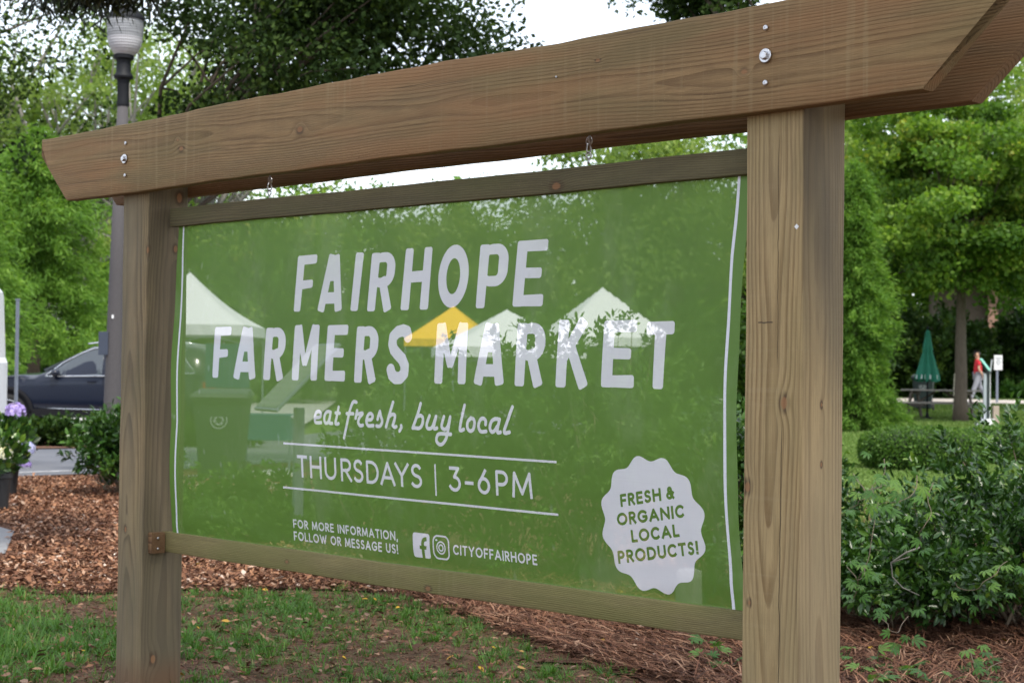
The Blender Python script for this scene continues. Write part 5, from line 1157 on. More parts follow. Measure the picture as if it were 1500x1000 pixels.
for sd_ in (-1, 1):
    side_panel('side_window', [(-.62, 1.03), (-.05, 1.045), (-.03, 1.50), (-.22, 1.43), (-.45, 1.31), (-.60, 1.20)][::-1] if 0 else [(-.70, 1.05), (.22, 1.065), (.22, 1.575), (.0, 1.52), (-.22, 1.43), (-.50, 1.27)], glm, sd_)
    side_panel('side_window', [(.28, 1.067), (1.18, 1.085), (1.12, 1.585), (.70, 1.60), (.28, 1.585)], glm, sd_)
    side_panel('side_window', [(1.25, 1.09), (1.86, 1.14), (1.70, 1.44), (1.50, 1.54), (1.20, 1.575)], glm, sd_)
    mm = MB(); pts = [side_pt(x, z, sd_, .014) for x, z in [(-.80, 1.035), (-.3, 1.045), (.3, 1.055), (1.2, 1.075), (1.9, 1.125)]]; mm.tube(pts, .012, 6); mm.build('chrome_strip', M['chrome'], car, smooth='all')
    mm = MB(); pts = [side_pt(x, z, sd_, .012) for x, z in [(-.80, 1.05), (-.52, 1.285), (-.22, 1.45), (.0, 1.545), (.35, 1.61), (1.15, 1.61), (1.55, 1.56), (1.9, 1.14)]]; mm.tube(pts, .011, 6); mm.build('window_trim', M['chrome'], car, smooth='all')
    for x in (-.78, .25, 1.22):
        mm = MB(); mm.tube([side_pt(x+.02*(z < .6), z, sd_, .001) for z in (.45, .7, .9, 1.03)], .006, 4); mm.build('door_gap', M['clad'], car)
    for x in (.05, 1.02):
        q = side_pt(x, .955, sd_, .02); MB().box(q, (.17, .03, .028)).build('door_handle', paintm, car, bevel=.008)
    mm = MB(); mm.box((0, sd_*.935, .37), (2.1, .05, .15)); mm.build('sill', M['clad'], car, bevel=.015)
    MB().tube([side_pt(-.9, .46, sd_, .012), side_pt(.3, .44, sd_, .012), side_pt(.95, .5, sd_, .012)], .012, 6).build('sill_trim', M['chrome'], car, smooth='all')
    q = Vector(side_pt(-.60, 1.10, sd_, .13)); bm = bmesh.new(); bmesh.ops.create_icosphere(bm, subdivisions=2, radius=1)
    for v in bm.verts: v.co = Vector((v.co.x*.085, v.co.y*.115, v.co.z*.075))+q
    me = D.meshes.new('wing_mirror'); bm.to_mesh(me); bm.free(); me.polygons.foreach_set('use_smooth', np.ones(len(me.polygons), bool)); link('wing_mirror', me, paintm, car)
    # lamps
    side_panel('headlight', [(-2.30, .80), (-1.98, .90), (-1.92, .84), (-2.26, .73)], M['chrome'], sd_, -.06)
    side_panel('tail_light', [(1.98, .95), (2.28, 1.0), (2.28, .86), (2.02, .85)], plain('red_lens_%d' % (sd_+1), (.30, .01, .01), .15), sd_, -.05)
    for wx in (-1.46, 1.40):
        wh = MB(); wc = Vector((wx, sd_*.83, .36))
        def disc(prof, mb, n=32):
            V = []; Fs = []
            for r_, y in prof:
                for k in range(n): a = 2*PI*k/n; V.append((wc.x+r_*math.cos(a), wc.y+sd_*y, wc.z+r_*math.sin(a)))
            for i in range(len(prof)-1):
                for k in range(n): k2 = (k+1) % n; Fs.append((i*n+k, i*n+k2, (i+1)*n+k2, (i+1)*n+k))
            mb.add(V, Fs); return mb
        w_o = disc([(.24, -.1), (.33, -.11), (.36, -.08), (.365, 0), (.36, .08), (.33, .105), (.25, .10), (.24, .09)], MB()).build('wheel', M['tyre'], car, smooth='all')
        rm = disc([(.25, .06), (.25, .10), (.235, .105), (.225, .09), (.22, .05)], MB())
        for k in range(5):
            a = 2*PI*k/5+.3
            for da in (-.13, .13):
                rm.beam((wc.x+.04*math.cos(a), wc.y+sd_*.085, wc.z+.04*math.sin(a)), (wc.x+.235*math.cos(a+da), wc.y+sd_*.08, wc.z+.235*math.sin(a+da)), .035, .03, (0, 1, 0))
        disc([(.0, .10), (.05, .10), (.055, .08)], rm); rr_ = rm.build('rim', M['rim'], w_o)
        disc([(0, .04), (.24, .04)], MB()).build('brake_disc', M['clad'], w_o)
        # arch
        mm = MB(); pts = [(wx+.43*math.cos(a), sd_*.925, .37+.43*math.sin(a)) for a in np.linspace(.0, PI, 16)]; mm.tube(pts, .045, 6); mm.build('wheel_arch', M['clad'], car, smooth='all')
        V = [(wx, sd_*.927, .36)]+[(wx+.41*math.cos(a), sd_*.927, .37+.41*math.sin(a)) for a in np.linspace(-.1, PI+.1, 20)]
        MB().add(V, [(0, i, i+1) for i in range(1, 20)]).build('wheel_well', M['clad'], car)
ws = MB(); ws.add([(-.90, -.62, 1.135), (-.90, .62, 1.135), (.02, .56, 1.578), (.02, -.56, 1.578), (-.86, -.62, 1.10), (-.86, .62, 1.10), (.06, .56, 1.55), (.06, -.56, 1.55)], [(0, 1, 2, 3), (4, 5, 6, 7), (0, 1, 5, 4), (2, 3, 7, 6), (1, 2, 6, 5), (3, 0, 4, 7)]); wso = ws.build('windscreen', glm, car); wso.location = (-.012, 0, .022)
MB().box((-2.39, 0, .66), (.04, 1.1, .2)).build('grille', M['clad'], car, bevel=.01)
for y in (-.62, .62): MB().tube([(-.1, y, 1.635), (.4, y, 1.70), (1.4, y, 1.705), (1.85, y, 1.64)], .014, 6).build('roof_rail', M['chrome'], car, smooth='all')

# white van at the left edge
vx, vy, vz = P(-22, 23); vn = empty('white_van', (vx, vy, vz), 'white van side with a curved red stripe cut by the left edge of the picture', 'van', rz=caryaw)
prof = [(.02, .35), (.05, 1.30), (.0, 1.36), (-.02, 1.42), (-.07, 2.30), (-.16, 2.42)]
V = []; 
for (dx, z) in prof: V += [(-dx*-1-.0, -1.0+(.08 if z > 2.3 else 0), z), (dx, 1.0-(.08 if z > 2.3 else 0), z)]
V = []; pr_ = [(-4.6, .35), (-4.62, 1.2), (-4.5, 2.38), (-4.3, 2.46), (-.16, 2.46), (-.07, 2.36), (-.03, 1.45), (.0, 1.38), (.0, .45), (-.06, .35)]
for y in (-1.0, -.96, .96, 1.0): V += [(x*(1 if abs(y) > .97 else 1), y, z if abs(y) < .97 else z-.04*(z > 2)) for x, z in pr_]
n = len(pr_); Fs = [tuple(range(n)), tuple(range(3*n, 4*n))[::-1]]+[(j*n+i, j*n+(i+1) % n, (j+1)*n+(i+1) % n, (j+1)*n+i) for j in range(3) for i in range(n)]
MB().add(V, Fs).build('body', plain('white_van_paint', (.74, .74, .76), .35, var=.03, coat=.3), vn)
MB().tube([(-1.0, -1.004, 1.5), (-.35, -1.004, 1.56), (-.13, -1.004, 1.75), (-.12, -1.004, 2.1), (-.2, -1.004, 2.3)], .03, 6).build('red_stripe', plain('red_stripe_paint', (.35, .02, .03), .4), vn)
for z in (.92, .80): MB().box((-.10, -1.006, z), (.10, .006, .035)).box((-.14, -1.006, z-.03), (.02, .006, .09)).build('dark_mark', M['black_metal'], vn)
MB().box((-.05, -1.0, 1.40), (.1, .02, .02)).build('side_moulding', M['grey_metal'], vn)
for wx in (-3.7, -.9):
    MB().tube([(wx, -1.01, .36), (wx, -.8, .36)], .36, 24).build('wheel', M['tyre'], vn, smooth=True)

# small pale house beyond the car
hx, hy, hz = P(30, 78); hs = empty('pale_house', (hx, hy, hz), 'pale low house glimpsed under the trees behind the car bonnet', 'house', rz=caryaw)
MB().box((0, 0, 1.3), (7, 5, 2.6)).build('wall', plain('pale_render', (.55, .56, .55), .8, var=.1, scale=1), hs)
MB().add([(-3.8, -2.9, 2.6), (3.8, -2.9, 2.6), (3.8, 2.9, 2.6), (-3.8, 2.9, 2.6), (-3.8, 0, 4.0), (3.8, 0, 4.0)], [(0, 1, 5, 4), (2, 3, 4, 5), (0, 4, 3), (1, 2, 5), (0, 3, 2, 1)]).build('roof', plain('grey_shingles', (.14, .13, .13), .9, var=.3), hs)
for wx in (-2.2, -.4, 1.6):
    w_o = MB().box((wx, -2.51, 1.5), (.9, .04, 1.1)).build('window', M['white_cloth'], hs); MB().box((wx, -2.54, 1.5), (.75, .02, .95)).build('pane', glm, w_o)
# brown building at right
hx, hy, hz = P(1475, 82); hb = empty('brown_building', (hx, hy, hz), 'brown building with a reddish column glimpsed under the tree behind the white sign', 'building', rz=caryaw-.2)
MB().box((1, 0, 2.4), (9, 6, 4.8)).build('wall', plain('brown_siding', (.085, .060, .048), .85, var=.25, scale=2), hb)
MB().box((-.95, -3.35, 2.4), (.42, .42, 4.8)).build('column', plain('pinkish_brick', (.27, .15, .115), .85, var=.2, scale=6), hb)
MB().add([(-4.2, -4.2, 4.8), (6.2, -4.2, 4.8), (6.2, 3.6, 4.8), (-4.2, 3.6, 4.8), (-4.2, 0, 6.4), (6.2, 0, 6.4)], [(0, 1, 5, 4), (2, 3, 4, 5), (0, 4, 3), (1, 2, 5), (0, 3, 2, 1)]).build('roof', plain('brown_shingles', (.07, .055, .05), .9, var=.3), hb)
w_o = MB().box((.6, -3.02, 3.2), (1.1, .06, 1.3)).build('window', M['white_cloth'], hb); MB().box((.6, -3.06, 3.2), (.9, .03, 1.1)).build('pane', plain('sky_lit_pane', (.22, .28, .36), .05, spec=1), w_o)

# ================================================================== MARKET TENTS
def tent(label, loc, half, eave, apex, cloth, rz, val=.22, sag=.05, group='pop-up market tents'):
    root = empty('market_tent', loc, label, 'tent', group, rz)
    n = 10; V = []; Fs = []; g = n*2+1
    for j in range(g):
        for i in range(g):
            x = (i-n)/n; y = (j-n)/n; q = max(abs(x), abs(y)); z = eave+(apex-eave)*(1-q)**1.0-sag*math.sin(PI*q)*(1-abs(abs(x)-abs(y))*.3)
            z -= .04*math.sin(PI*q)*(1-abs(abs(x)-abs(y)))*-1; V.append((x*half, y*half, z))
    for j in range(g-1):
        for i in range(g-1): q = j*g+i; Fs.append((q, q+1, q+g+1, q+g))
    MB().add(V, Fs).build('canopy', cloth, root, smooth='all')
    for sx, sy, rot in ((0, -1, 0), (0, 1, 0), (1, 0, 1), (-1, 0, 1)):
        V = []; k = 24
        for z in (eave, eave-val):
            for i in range(k+1):
                t = -half+2*half*i/k; w = .012*math.sin(i*1.9) if z < eave else 0
                V.append((t, sy*(half+.003)+w, z) if not rot else (sx*(half+.003)+w, t, z))
        MB().add(V, [(i, i+1, k+2+i, k+1+i) for i in range(k)]).build('valance', cloth, root)
    for sx in (-1, 1):
        for sy in (-1, 1): MB().box((sx*(half-.03), sy*(half-.03), eave/2), (.035, .035, eave)).build('leg', M['grey_metal'], root)
    fr = MB()
    for sx in (-1, 1):
        for (a, b) in (((-half+.03, sx*(half-.03)), (half-.03, sx*(half-.03))), ((sx*(half-.03), -half+.03), (sx*(half-.03), half-.03))):
            A = Vector((*a, 0)); B = Vector((*b, 0)); Mm = (A+B)/2
            for P0, P1 in ((A, Mm), (Mm, B)): fr.beam(P0+Vector((0, 0, eave-.05)), P1+Vector((0, 0, eave-.40)), .02, .015); fr.beam(P0+Vector((0, 0, eave-.40)), P1+Vector((0, 0, eave-.05)), .02, .015)
    fr.build('truss', M['grey_metal'], root)
    return root
tw = M['white_cloth']; ty = plain('yellow_tent_cloth', (.80, .46, .015), .65, var=.04, scale=2)
def tl(u, d): return P(u, d)
tent('large white tent at the left end of the banner, seen through the mesh', tl(277, 36), 1.42, 2.26, 3.42, tw, caryaw, sag=.16)
tent('large white tent seen through the banner above the K of MARKET', tl(882, 42), 1.5, 2.1, 3.42, tw, caryaw+.2)
tent('smaller white tent seen through the banner above the A of MARKET', tl(742, 36), 1.45, 1.85, 2.70, tw, caryaw+.2)
tent('yellow tent seen through the banner beside the M of MARKET', tl(664, 48.5), 1.22, 2.12, 3.12, ty, caryaw-.15)
# vendor table and teal chairs under the big tent
teal = plain('teal_cloth', (.03, .13, .17), .7)
vt = empty('vendor_table', P(375, 22), 'folding table with a teal cloth seen through the banner below FARMERS', 'table', rz=caryaw)
MB().box((0, 0, .72), (1.1, .6, .03)).build('tabletop', M['white_cloth'], vt)
for sx in (-.5, .5):
    for sy in (-.25, .25): MB().box((sx, sy, .35), (.03, .03, .7)).build('leg', M['grey_metal'], vt)
o = MB().box((0, 0, 0), (1.04, .62, .34)).build('table_cover', teal, bevel=.01); o.location = Vector(P(375, 22))+Vector((0, 0, .575)); o.rotation_euler = (0, 0, caryaw); tag(o, 'teal cloth hanging from the folding table behind the banner', 'tablecloth')
bk = empty('display_stand', P(334, 23.5), 'tall teal display board under the white tent, seen through the banner', 'display stand', rz=caryaw)
MB().box((0, 0, 1.38), (.62, .03, .62)).build('panel', teal, bk); 
for sx in (-.28, .28): MB().box((sx, .02, .7), (.025, .025, 1.4)).build('leg', M['grey_metal'], bk)

# ================================================================== WHEELIE BINS
def bin_(label, loc, rz):
    root = empty('wheelie_bin', loc, label, 'bin', 'dark wheelie bins', rz)
    V = []
    for z, hx, hy in ((.10, .21, .26), (.12, .23, .28), (.90, .29, .36), (.96, .31, .38), (1.0, .31, .38)): V += [(-hx, -hy, z), (hx, -hy, z), (hx, hy, z), (-hx, hy, z)]
    Fs = [(0, 3, 2, 1), (16, 17, 18, 19)]+[(j*4+i, j*4+(i+1) % 4, j*4+4+(i+1) % 4, j*4+4+i) for j in range(4) for i in range(4)]
    MB().add(V, Fs).build('body', M['dark_plastic'], root, bevel=.012)
    MB().add([(-.33, -.42, 1.0), (.33, -.42, 1.0), (.33, .40, 1.02), (-.33, .40, 1.02), (-.31, -.38, 1.05), (.31, -.38, 1.05), (.29, .34, 1.10), (-.29, .34, 1.10)], [(0, 3, 2, 1), (4, 5, 6, 7), (0, 1, 5, 4), (1, 2, 6, 5), (2, 3, 7, 6), (3, 0, 4, 7)]).build('lid', M['dark_plastic'], root, bevel=.01)
    MB().tube([(-.24, .44, 1.0), (.24, .44, 1.0)], .016, 8).build('handle', M['dark_plastic'], root, smooth='all')
    for sx in (-1, 1): MB().tube([(sx*.24, .26, .12), (sx*.30, .26, .12)], .12, 18).build('wheel', M['tyre'], root, smooth=True)
    em = MB(); n = 28                                         # round white emblem with three chasing arrows
    def ringm(r0_, r1_, a0, a1, k, yo):
        V = []
        for i in range(k+1):
            a = a0+(a1-a0)*i/k; V += [(r0_*math.cos(a), yo, r0_*math.sin(a)), (r1_*math.cos(a), yo, r1_*math.sin(a))]
        em.add(V, [(2*i, 2*i+1, 2*i+3, 2*i+2) for i in range(k)])
    ringm(.085, .10, 0, 2*PI, 28, 0)
    for k in range(3):
        a = PI/2+k*2*PI/3; ringm(.035, .058, a+.25, a+1.55, 8, 0); c = Vector((.047*math.cos(a+1.75), 0, .047*math.sin(a+1.75)))
        rr_ = Vector((math.cos(a+1.6), 0, math.sin(a+1.6))); tt = Vector((-math.sin(a+1.6), 0, math.cos(a+1.6))); b0 = rr_*.047
        em.add([tuple(b0-rr_*.026), tuple(b0+rr_*.026), tuple(b0+tt*.034)], [(0, 1, 2)])
    o = em.build('emblem', plain('pale_emblem_print_%d' % int(loc[0]*-10), (.20, .22, .22), .6), root); o.location = (0, -.352, .74); o.rotation_euler = (-math.atan2(.08, .78), 0, 0)
    return root
bin_('dark wheelie bin with a round white emblem behind the picnic table and parasol', P(1353, 49), caryaw-.30)
bin_('dark wheelie bin seen through the lower left of the banner next to the car', P(328, 19.5), caryaw+.05)

# ================================================================== INFORMATION LECTERN seen through the banner
il = empty('information_lectern', P(436, 12.5), 'slanted information panel on a post seen through the banner under FARMERS', 'information panel', rz=caryaw-PI/2+.42)
MB().box((0, .02, .52), (.07, .07, 1.04)).build('post', M['grey_metal'], il, bevel=.006)
Rm = Matrix.Rotation(rad(46), 3, 'X')
MB().box((0, 0, 1.27), (.60, .70, .025), Rm).build('panel_frame', M['grey_metal'], il, bevel=.006)
ip = NT('printed_panel'); pp = ip.obj(); px_, py_, pz_ = ip.sep(pp); lines_ = ip.ss(ip.M('SINE', ip.M('MULTIPLY', pz_, 150.)), .2, .5); pm = ip.done(ip.pr(ip.mix(ip.M('MULTIPLY', lines_, .5), (.15, .17, .14), (.08, .10, .08)), .4))
MB().box(tuple(Vector((0, 0, 1.27))+Rm @ Vector((0, 0, .015))), (.55, .65, .003), Rm).build('panel_print', pm, il)

# ================================================================== FLOWERS IN POTS
def flower_pot(label, loc, seed, heads, r0_=.15, h=.30, leafn=420, fh=.42):
    r = np.random.default_rng(seed); root = empty('potted_flower', loc, label, 'potted plant', 'flowers in black pots at the left edge')
    MB().lathe([(r0_*.78, 0), (r0_*.95, h*.86), (r0_*1.06, h*.88), (r0_*1.06, h), (r0_*.95, h), (r0_*.9, h*.9)], 24).build('pot', plain('black_plastic_pot_%d' % seed, (.012, .013, .015), .5), root, smooth=True)
    p_ = r.normal(size=(leafn, 3)); p_ /= np.maximum(1, np.linalg.norm(p_, axis=1)[:, None]/1.5); p_ = p_*np.array([.17, .17, fh*.28])+np.array([0, 0, h+fh*.42])
    scatter('leaves', p_, r.uniform(.06, .11, leafn), 'leaf', L_['holly'], root, dirs=p_-np.array([0, 0, h])+r.normal(size=p_.shape)*.1, updir=.8, width=1.4, r=r)
    m = MB()
    for k in range(7): a = r.random()*6.28; m.tube([(0, 0, h*.8), (.05*math.cos(a), .05*math.sin(a), h+fh*.4), (.14*math.cos(a), .14*math.sin(a), h+fh*.8)], .004, 5)
    m.build('stems', L_['hedge'], root, smooth='all')
    for (dx, z, rr_, col, nm) in heads:
        n = 170; d = sphere_dirs(n, r); d[:, 2] = np.abs(d[:, 2])*1.1-.25; off = lean_dir*dx
        c = np.array([off.x, off.y, z])+np.array([.03, -.10, 0]); q = c+d*rr_*np.array([1, 1, .8])*r.uniform(.8, 1, (n, 1))
        tg = np.cross(d, r.normal(size=d.shape)); scatter('flower_head', q, rr_*.42*r.uniform(.8, 1.2, n), 'blob', col, root, dirs=tg, normals=d+r.normal(size=d.shape)*.25, width=1.1, r=r)
    return root
def petal(name, a, b): return leafmat(name, [(0, a), (1, b)], .3, gloss=.1)
PU = petal('lilac_petals', (.30, .22, .58), (.55, .45, .85)); PB = petal('blue_lilac_petals', (.40, .42, .75), (.66, .66, .92)); WH = petal('cream_petals', (.62, .60, .46), (.85, .83, .72)); RD = petal('red_petals', (.5, .01, .02), (.7, .03, .05)); PK = petal('pink_petals', (.6, .35, .42), (.8, .55, .6))
flower_pot('black pot of cream hydrangea in front at the left edge', P(-4, 15.6), 201, [(.02, .62, .10, WH, 0), (.16, .53, .085, WH, 0), (-.12, .56, .09, WH, 0)], h=.36)
flower_pot('black pot of hydrangea with lilac and blue heads near the thin signpost', P(10, 17.4), 202, [(.18, .88, .105, PU, 0), (.29, .50, .10, PB, 0), (.28, .34, .07, PU, 0), (.0, .66, .05, PK, 0)], fh=.55, leafn=700, h=.33)
flower_pot('black pot with a red flower and pale pink buds cut by the left edge', P(-14, 17.8), 203, [(.10, .78, .05, RD, 0), (.13, .70, .05, PK, 0), (-.1, .7, .06, RD, 0)], fh=.5, h=.33)

# ================================================================== PICNIC TABLE AND PARASOL
pm_ = plain('weathered_picnic_boards', (.24, .215, .19), .85, var=.25, scale=6, bump=.3); pd = plain('dark_picnic_frame', (.085, .066, .052), .85, var=.25)
pu = P(1378, 43.6); pt = empty('picnic_table', pu, 'weathered wooden picnic table with attached benches under the green tree', 'picnic table', rz=caryaw-.55)
for k in range(5): MB().box((0, (k-2)*.148, .76), (1.86, .136, .038)).build('top_plank', pm_, pt, bevel=.004)
for s in (-1, 1):
    for k in range(2): MB().box((0, s*(.66+k*.145), .44), (1.86, .135, .038)).build('seat_plank', pm_, pt, bevel=.004)
    for sx in (-.68, .68):
        MB().beam((sx, s*.22, .74), (sx, s*.62, .0), .13, .04, (1, 0, 0)).build('leg', pd, pt)
for sx in (-.68, .68):
    MB().box((sx+.04, 0, .395), (.04, 1.62, .13)).build('seat_bearer', pd, pt); MB().box((sx+.04, 0, .70), (.04, .70, .09)).build('top_bearer', pd, pt)
    MB().beam((sx*.95, 0, .40), (sx*.2, 0, .72), .05, .09, (0, 1, 0)).build('brace', pd, pt)
pu2 = P(1359, 43.4); par = empty('parasol', pu2, 'closed dark green parasol standing in the picnic table', 'parasol')
gcl = plain('green_parasol_cloth', (.010, .16, .095), .75, var=.12, scale=5)
n = 32; V = []; prof = [(2.32, .015), (2.28, .05), (2.0, .085), (1.82, .11), (1.74, .105), (1.6, .14), (1.35, .19), (1.15, .235), (1.02, .25)]
for zi, (z, r_) in enumerate(prof):
    for k in range(n):
        a = 2*PI*k/n; f = 1+(.34*math.cos(8*a+.15*zi))*min(1, (2.3-z)*1.6); V.append((r_*f*math.cos(a), r_*f*math.sin(a), z+(.05*math.cos(8*a) if zi == len(prof)-1 else 0)))
Fs = [(i*n+k, i*n+(k+1) % n, (i+1)*n+(k+1) % n, (i+1)*n+k) for i in range(len(prof)-1) for k in range(n)]+[tuple(range(n))]
MB().add(V, Fs).build('canopy', gcl, par, smooth='all')
MB().tube([(0, 0, 0), (0, 0, 2.42)], .024, 10).build('pole', M['black_metal'], par, smooth='all'); MB().lathe([(.2, 0), (.2, .05), (.05, .08), (.03, .2)], 20).build('base', M['black_metal'], par, smooth=True)
MB().tube([(.118*math.cos(a), .118*math.sin(a), 1.78) for a in np.linspace(0, 2*PI, 20)], .012, 5).build('tie_strap', gcl, par)
mk2 = MB()
for k in range(n):
    a = 2*PI*k/n
    if k % 4 in (0, 1):
        pts = [(.253*(1+.34*math.cos(8*a+1.2))*math.cos(a), .253*(1+.34*math.cos(8*a+1.2))*math.sin(a), 1.05), (.238*(1+.34*math.cos(8*a+1.1))*math.cos(a), .238*(1+.34*math.cos(8*a+1.1))*math.sin(a), 1.16)]
        mk2.tube(pts, .014, 5)
mk2.build('white_hem_marks', M['white_cloth'], par)

# thin white and pink board leaning behind the trunk
o = MB().box((0, 0, .62), (.10, .05, 1.1)).build('leaning_board', plain('cream_board', (.72, .66, .50), .6)); o.location = P(1399, 45); o.rotation_euler = (0, rad(2), caryaw); tag(o, 'narrow cream board standing upright just left of the tree trunk', 'board')

# metal post with box, wooden stub, white sign
mp = empty('metal_post', P(1445, 40.5), 'grey steel post with a dark angled box on top on a metal base plate', 'post', rz=caryaw)
MB().box((-.03, 0, .62), (.07, .05, 1.24)).build('channel', plain('zinc_post', (.34, .37, .40), .45, metal=.5), mp); MB().box((.05, .02, .62), (.06, .05, 1.24)).build('channel', M['dark_plastic'], mp); MB().box((.09, 0, .62), (.012, .05, 1.24)).build('edge', M['white_cloth'], mp)
MB().box((-.01, 0, 1.36), (.09, .12, .30), Matrix.Rotation(rad(-28), 3, 'Y')).build('top_box', M['dark_plastic'], mp, bevel=.01); MB().box((-.05, -.03, 1.45), (.05, .14, .34), Matrix.Rotation(rad(-38), 3, 'Y')).build('mint_cover', plain('mint_plastic', (.30, .66, .58), .4), mp, bevel=.008)
MB().box((.11, 0, 1.42), (.03, .05, .3), Matrix.Rotation(rad(8), 3, 'Y')).build('bracket', M['steel'], mp)
MB().add([(-.30, -.1, 0), (-.05, -.1, 0), (-.05, .1, 0), (-.30, .1, 0), (-.07, -.08, .24), (-.04, -.08, .24), (-.04, .08, .24), (-.07, .08, .24)], [(0, 3, 2, 1), (4, 5, 6, 7), (0, 1, 5, 4), (1, 2, 6, 5), (2, 3, 7, 6), (3, 0, 4, 7)]).build('base_flange', M['steel'], mp); MB().box((.08, 0, .08), (.2, .2, .16)).build('base_block', M['white_cloth'], mp)
o = MB().box((0, 0, .20), (.14, .14, .52)).build('timber_bollard', plain('pale_stub_timber', (.32, .26, .21), .85, var=.2), bevel=.01); o.location = P(1459, 40.8); o.rotation_euler = (0, 0, caryaw); tag(o, 'short pale timber stub beside the steel post', 'bollard')
sg = empty('small_sign', P(1461, 58), 'small white sign on a thin post behind the footpath', 'sign', rz=caryaw)
MB().box((0, 0, .75), (.07, .05, 1.75)).build('post', M['grey_metal'], sg); MB().box((.02, -.04, 1.37), (.28, .02, .50)).build('plate', M['white_cloth'], sg, bevel=.004)
mk3 = MB()
for z, w in ((1.52, .2), (1.45, .14), (1.38, .18), (1.31, .12)): mk3.box((.02, -.053, z), (w, .004, .025))
mk3.build('faded_print', M['grey_metal'], sg)

# ================================================================== PERSON (walking to the left, side view)
pxy = P(1433, 58.5)
person = empty('person', (pxy[0], pxy[1], pxy[2]+.02), 'person in a red T-shirt, grey trousers and dark cap walking left on the footpath', 'person', rz=caryaw)
# local: -x is the walking direction, -y towards the viewer
def skin_obj(name, verts, edges, radii, mat, root_i=0, sub=2):
    me = D.meshes.new(name); me.from_pydata(verts, edges, []); o = link(name, me, mat, person)
    md = o.modifiers.new('skin', 'SKIN'); me.skin_vertices[0].data[root_i].use_root = True
    for i, r_ in enumerate(radii):
        a = r_ if isinstance(r_, tuple) else (r_, r_); me.skin_vertices[0].data[i].radius = a
    md.use_smooth_shade = True; s = o.modifiers.new('sub', 'SUBSURF'); s.levels = sub; s.render_levels = sub
    return o
if True:
    def ensure(me):
        if not me.skin_vertices: 
            pass
skinm = plain('skin', (.50, .30, .21), .55, var=.06); red = plain('red_shirt_cotton', (.55, .018, .035), .8, var=.08); greyp = plain('grey_marl_trousers', (.23, .24, .28), .85, var=.15); shoe = plain('white_trainers', (.62, .60, .62), .6)
J = {'pel': (0, 0, .93), 'wai': (-.01, 0, 1.08), 'che': (.0, 0, 1.27), 'nek': (-.015, 0, 1.46), 'hd0': (-.03, 0, 1.53), 'hd1': (-.045, 0, 1.63), 'hd2': (-.04, 0, 1.70),
     'shN': (.0, -.19, 1.40), 'elN': (-.05, -.24, 1.13), 'wrN': (.10, -.22, .93), 'haN': (.14, -.21, .86), 'shF': (0, .19, 1.40), 'elF': (.12, .24, 1.15), 'wrF': (.0, .24, .95), 'haF': (-.04, .24, .88),
     'hiN': (0, -.10, .90), 'knN': (-.14, -.10, .50), 'anN': (-.26, -.10, .10), 'hiF': (0, .10, .90), 'knF': (.10, .10, .50), 'anF': (.36, .10, .16)}
def chain_obj(name, segs, rd, mat, root=0):
    names = []; E_ = []
    for s in segs:
        for n_ in s:
            if n_ not in names: names.append(n_)
        for a, b in zip(s[:-1], s[1:]): E_.append((names.index(a), names.index(b)))
    V = [J[n_] for n_ in names]; me = D.meshes.new(name); me.from_pydata(V, E_, []); o = link(name, me, mat, person)
    md = o.modifiers.new('skin', 'SKIN')
    sv_ = me.skin_vertices[0].data
    for i, n_ in enumerate(names): r_ = rd[n_]; sv_[i].radius = r_ if isinstance(r_, tuple) else (r_, r_)
    sv_[root].use_root = True; md.use_smooth_shade = True; s = o.modifiers.new('sub', 'SUBSURF'); s.levels = 2; s.render_levels = 2
    return o
J.update({'toN': (-.38, -.10, .045), 'toF': (.40, .10, .06)})
chain_obj('body', [['pel', 'wai', 'che', 'nek', 'hd0', 'hd1', 'hd2'], ['che', 'shN', 'elN', 'wrN', 'haN'], ['che', 'shF', 'elF', 'wrF', 'haF'], ['pel', 'hiN', 'knN', 'anN'], ['pel', 'hiF', 'knF', 'anF']],
          {'pel': .12, 'wai': .11, 'che': (.12, .10), 'nek': .055, 'hd0': .075, 'hd1': (.095, .08), 'hd2': (.075, .07), 'shN': .055, 'elN': .042, 'wrN': .03, 'haN': (.04, .022), 'shF': .055, 'elF': .042, 'wrF': .03, 'haF': (.04, .022), 'hiN': .08, 'knN': .055, 'anN': .04, 'hiF': .08, 'knF': .055, 'anF': .04}, skinm)
J.update({'seN': (-.035, -.225, 1.22), 'seF': (.07, .225, 1.24), 'hem': (.0, 0, .90), 'col': (-.005, 0, 1.43)})
chain_obj('shirt', [['hem', 'wai', 'che', 'col'], ['che', 'shN', 'seN'], ['che', 'shF', 'seF']], {'hem': (.15, .16), 'wai': (.14, .15), 'che': (.15, .16), 'col': (.08, .10), 'shN': .078, 'seN': .072, 'shF': .078, 'seF': .072}, red)
chain_obj('trousers', [['pel', 'hiN', 'knN', 'anN'], ['pel', 'hiF', 'knF', 'anF']], {'pel': (.14, .15), 'hiN': .115, 'knN': .085, 'anN': .075, 'hiF': .115, 'knF': .085, 'anF': .07}, greyp)
for s_, (a, t) in (('N', ('anN', 'toN')), ('F', ('anF', 'toF'))):
    A = Vector(J[a]); Tt = Vector(J[t]); dn = Vector((-.20, 0, -.02)) if s_ == 'N' else Vector((-.10, 0, -.13))
    h = A+Vector((.05, 0, -.05)); J['h'+s_] = tuple(h); J['m'+s_] = tuple(h+dn*.6+Vector((0, 0, -.005))); J['t'+s_] = tuple(h+dn*1.15)
    chain_obj('shoe', [['h'+s_, 'm'+s_, 't'+s_]], {'h'+s_: (.045, .045), 'm'+s_: (.045, .04), 't'+s_: (.035, .028)}, shoe)
J.update({'c0': (-.03, 0, 1.66), 'c1': (-.035, 0, 1.725), 'b0': (-.10, 0, 1.665), 'b1': (-.20, 0, 1.65)})
hair = plain('dark_hair', (.012, .010, .010), .6)
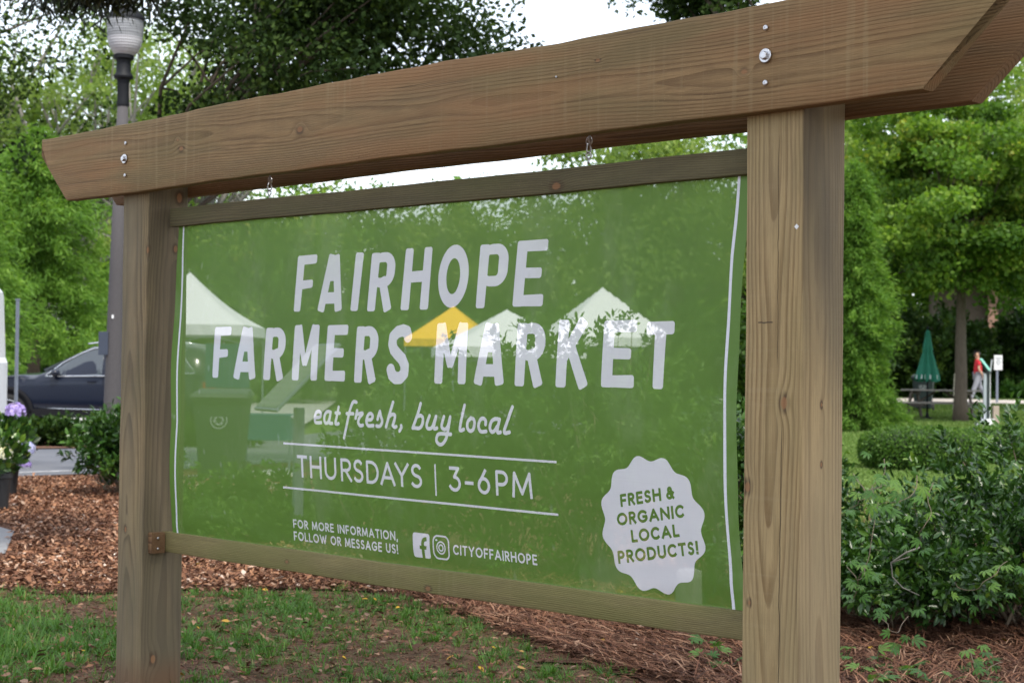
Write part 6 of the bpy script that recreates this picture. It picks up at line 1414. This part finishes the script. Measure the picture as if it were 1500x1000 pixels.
J.update({'k0': (.01, 0, 1.70), 'k1': (.035, 0, 1.62), 'k2': (.04, 0, 1.55)}); chain_obj('hair', [['k0', 'k1', 'k2']], {'k0': (.085, .075), 'k1': (.085, .065), 'k2': (.05, .03)}, hair)
chain_obj('cap', [['c0', 'c1'], ['c0', 'b0', 'b1']], {'c0': (.102, .098), 'c1': (.075, .07), 'b0': (.07, .02), 'b1': (.05, .01)}, plain('dark_cap', (.02, .02, .028), .8))
fc = MB()                                                   # face: nose, brow, lips, ear
fc.add([(-.135, 0, 1.615), (-.158, 0, 1.585), (-.132, -.018, 1.583), (-.132, .018, 1.583)], [(0, 2, 1), (0, 1, 3), (1, 2, 3), (0, 3, 2)]); fc.build('nose', skinm, person)
for sy in (-1, 1):
    MB().lathe([(0, -.005), (.010, -.004), (.010, .004), (0, .005)], 10, (-.122, sy*.034, 1.618)).build('eye', hair, person, smooth='all')
    MB().lathe([(0, -.03), (.014, -.015), (.018, .01), (0, .03)], 10, (-.025, sy*.088, 1.60)).build('ear', skinm, person, smooth='all')
MB().box((-.130, 0, 1.555), (.012, .045, .010)).build('lips', plain('lips', (.4, .16, .14), .5), person)
for hn, sy in (('haN', -1), ('haF', 1)):
    A = Vector(J[hn]); B = A+(A-Vector(J['wr'+hn[2]])).normalized()*.02
    dirv = (A-Vector(J['wr'+hn[2]])).normalized(); sx = dirv.cross(Vector((0, 1, 0))).normalized(); hd = MB()
    for k, (o_, L) in enumerate(((-.030, .065), (-.010, .078), (.010, .074), (.028, .06))): hd.tube([B+sx*o_, B+sx*o_*1.05+dirv*L*.5, B+sx*o_+dirv*L*.9+Vector((-.012, 0, 0))], [.010, .009, .007], 6)
    hd.tube([A-dirv*.02+sx*-.035, A+sx*-.055+dirv*.02, A+sx*-.05+dirv*.05], [.011, .010, .008], 6)
    hd.build('fingers', skinm, person, smooth='all')
sh = MB()                                                   # white print on the back and mint sleeve stripe
sh.box((.155, -.06, 1.30), (.01, .10, .14)); sh.build('shirt_print', M['white_cloth'], person)
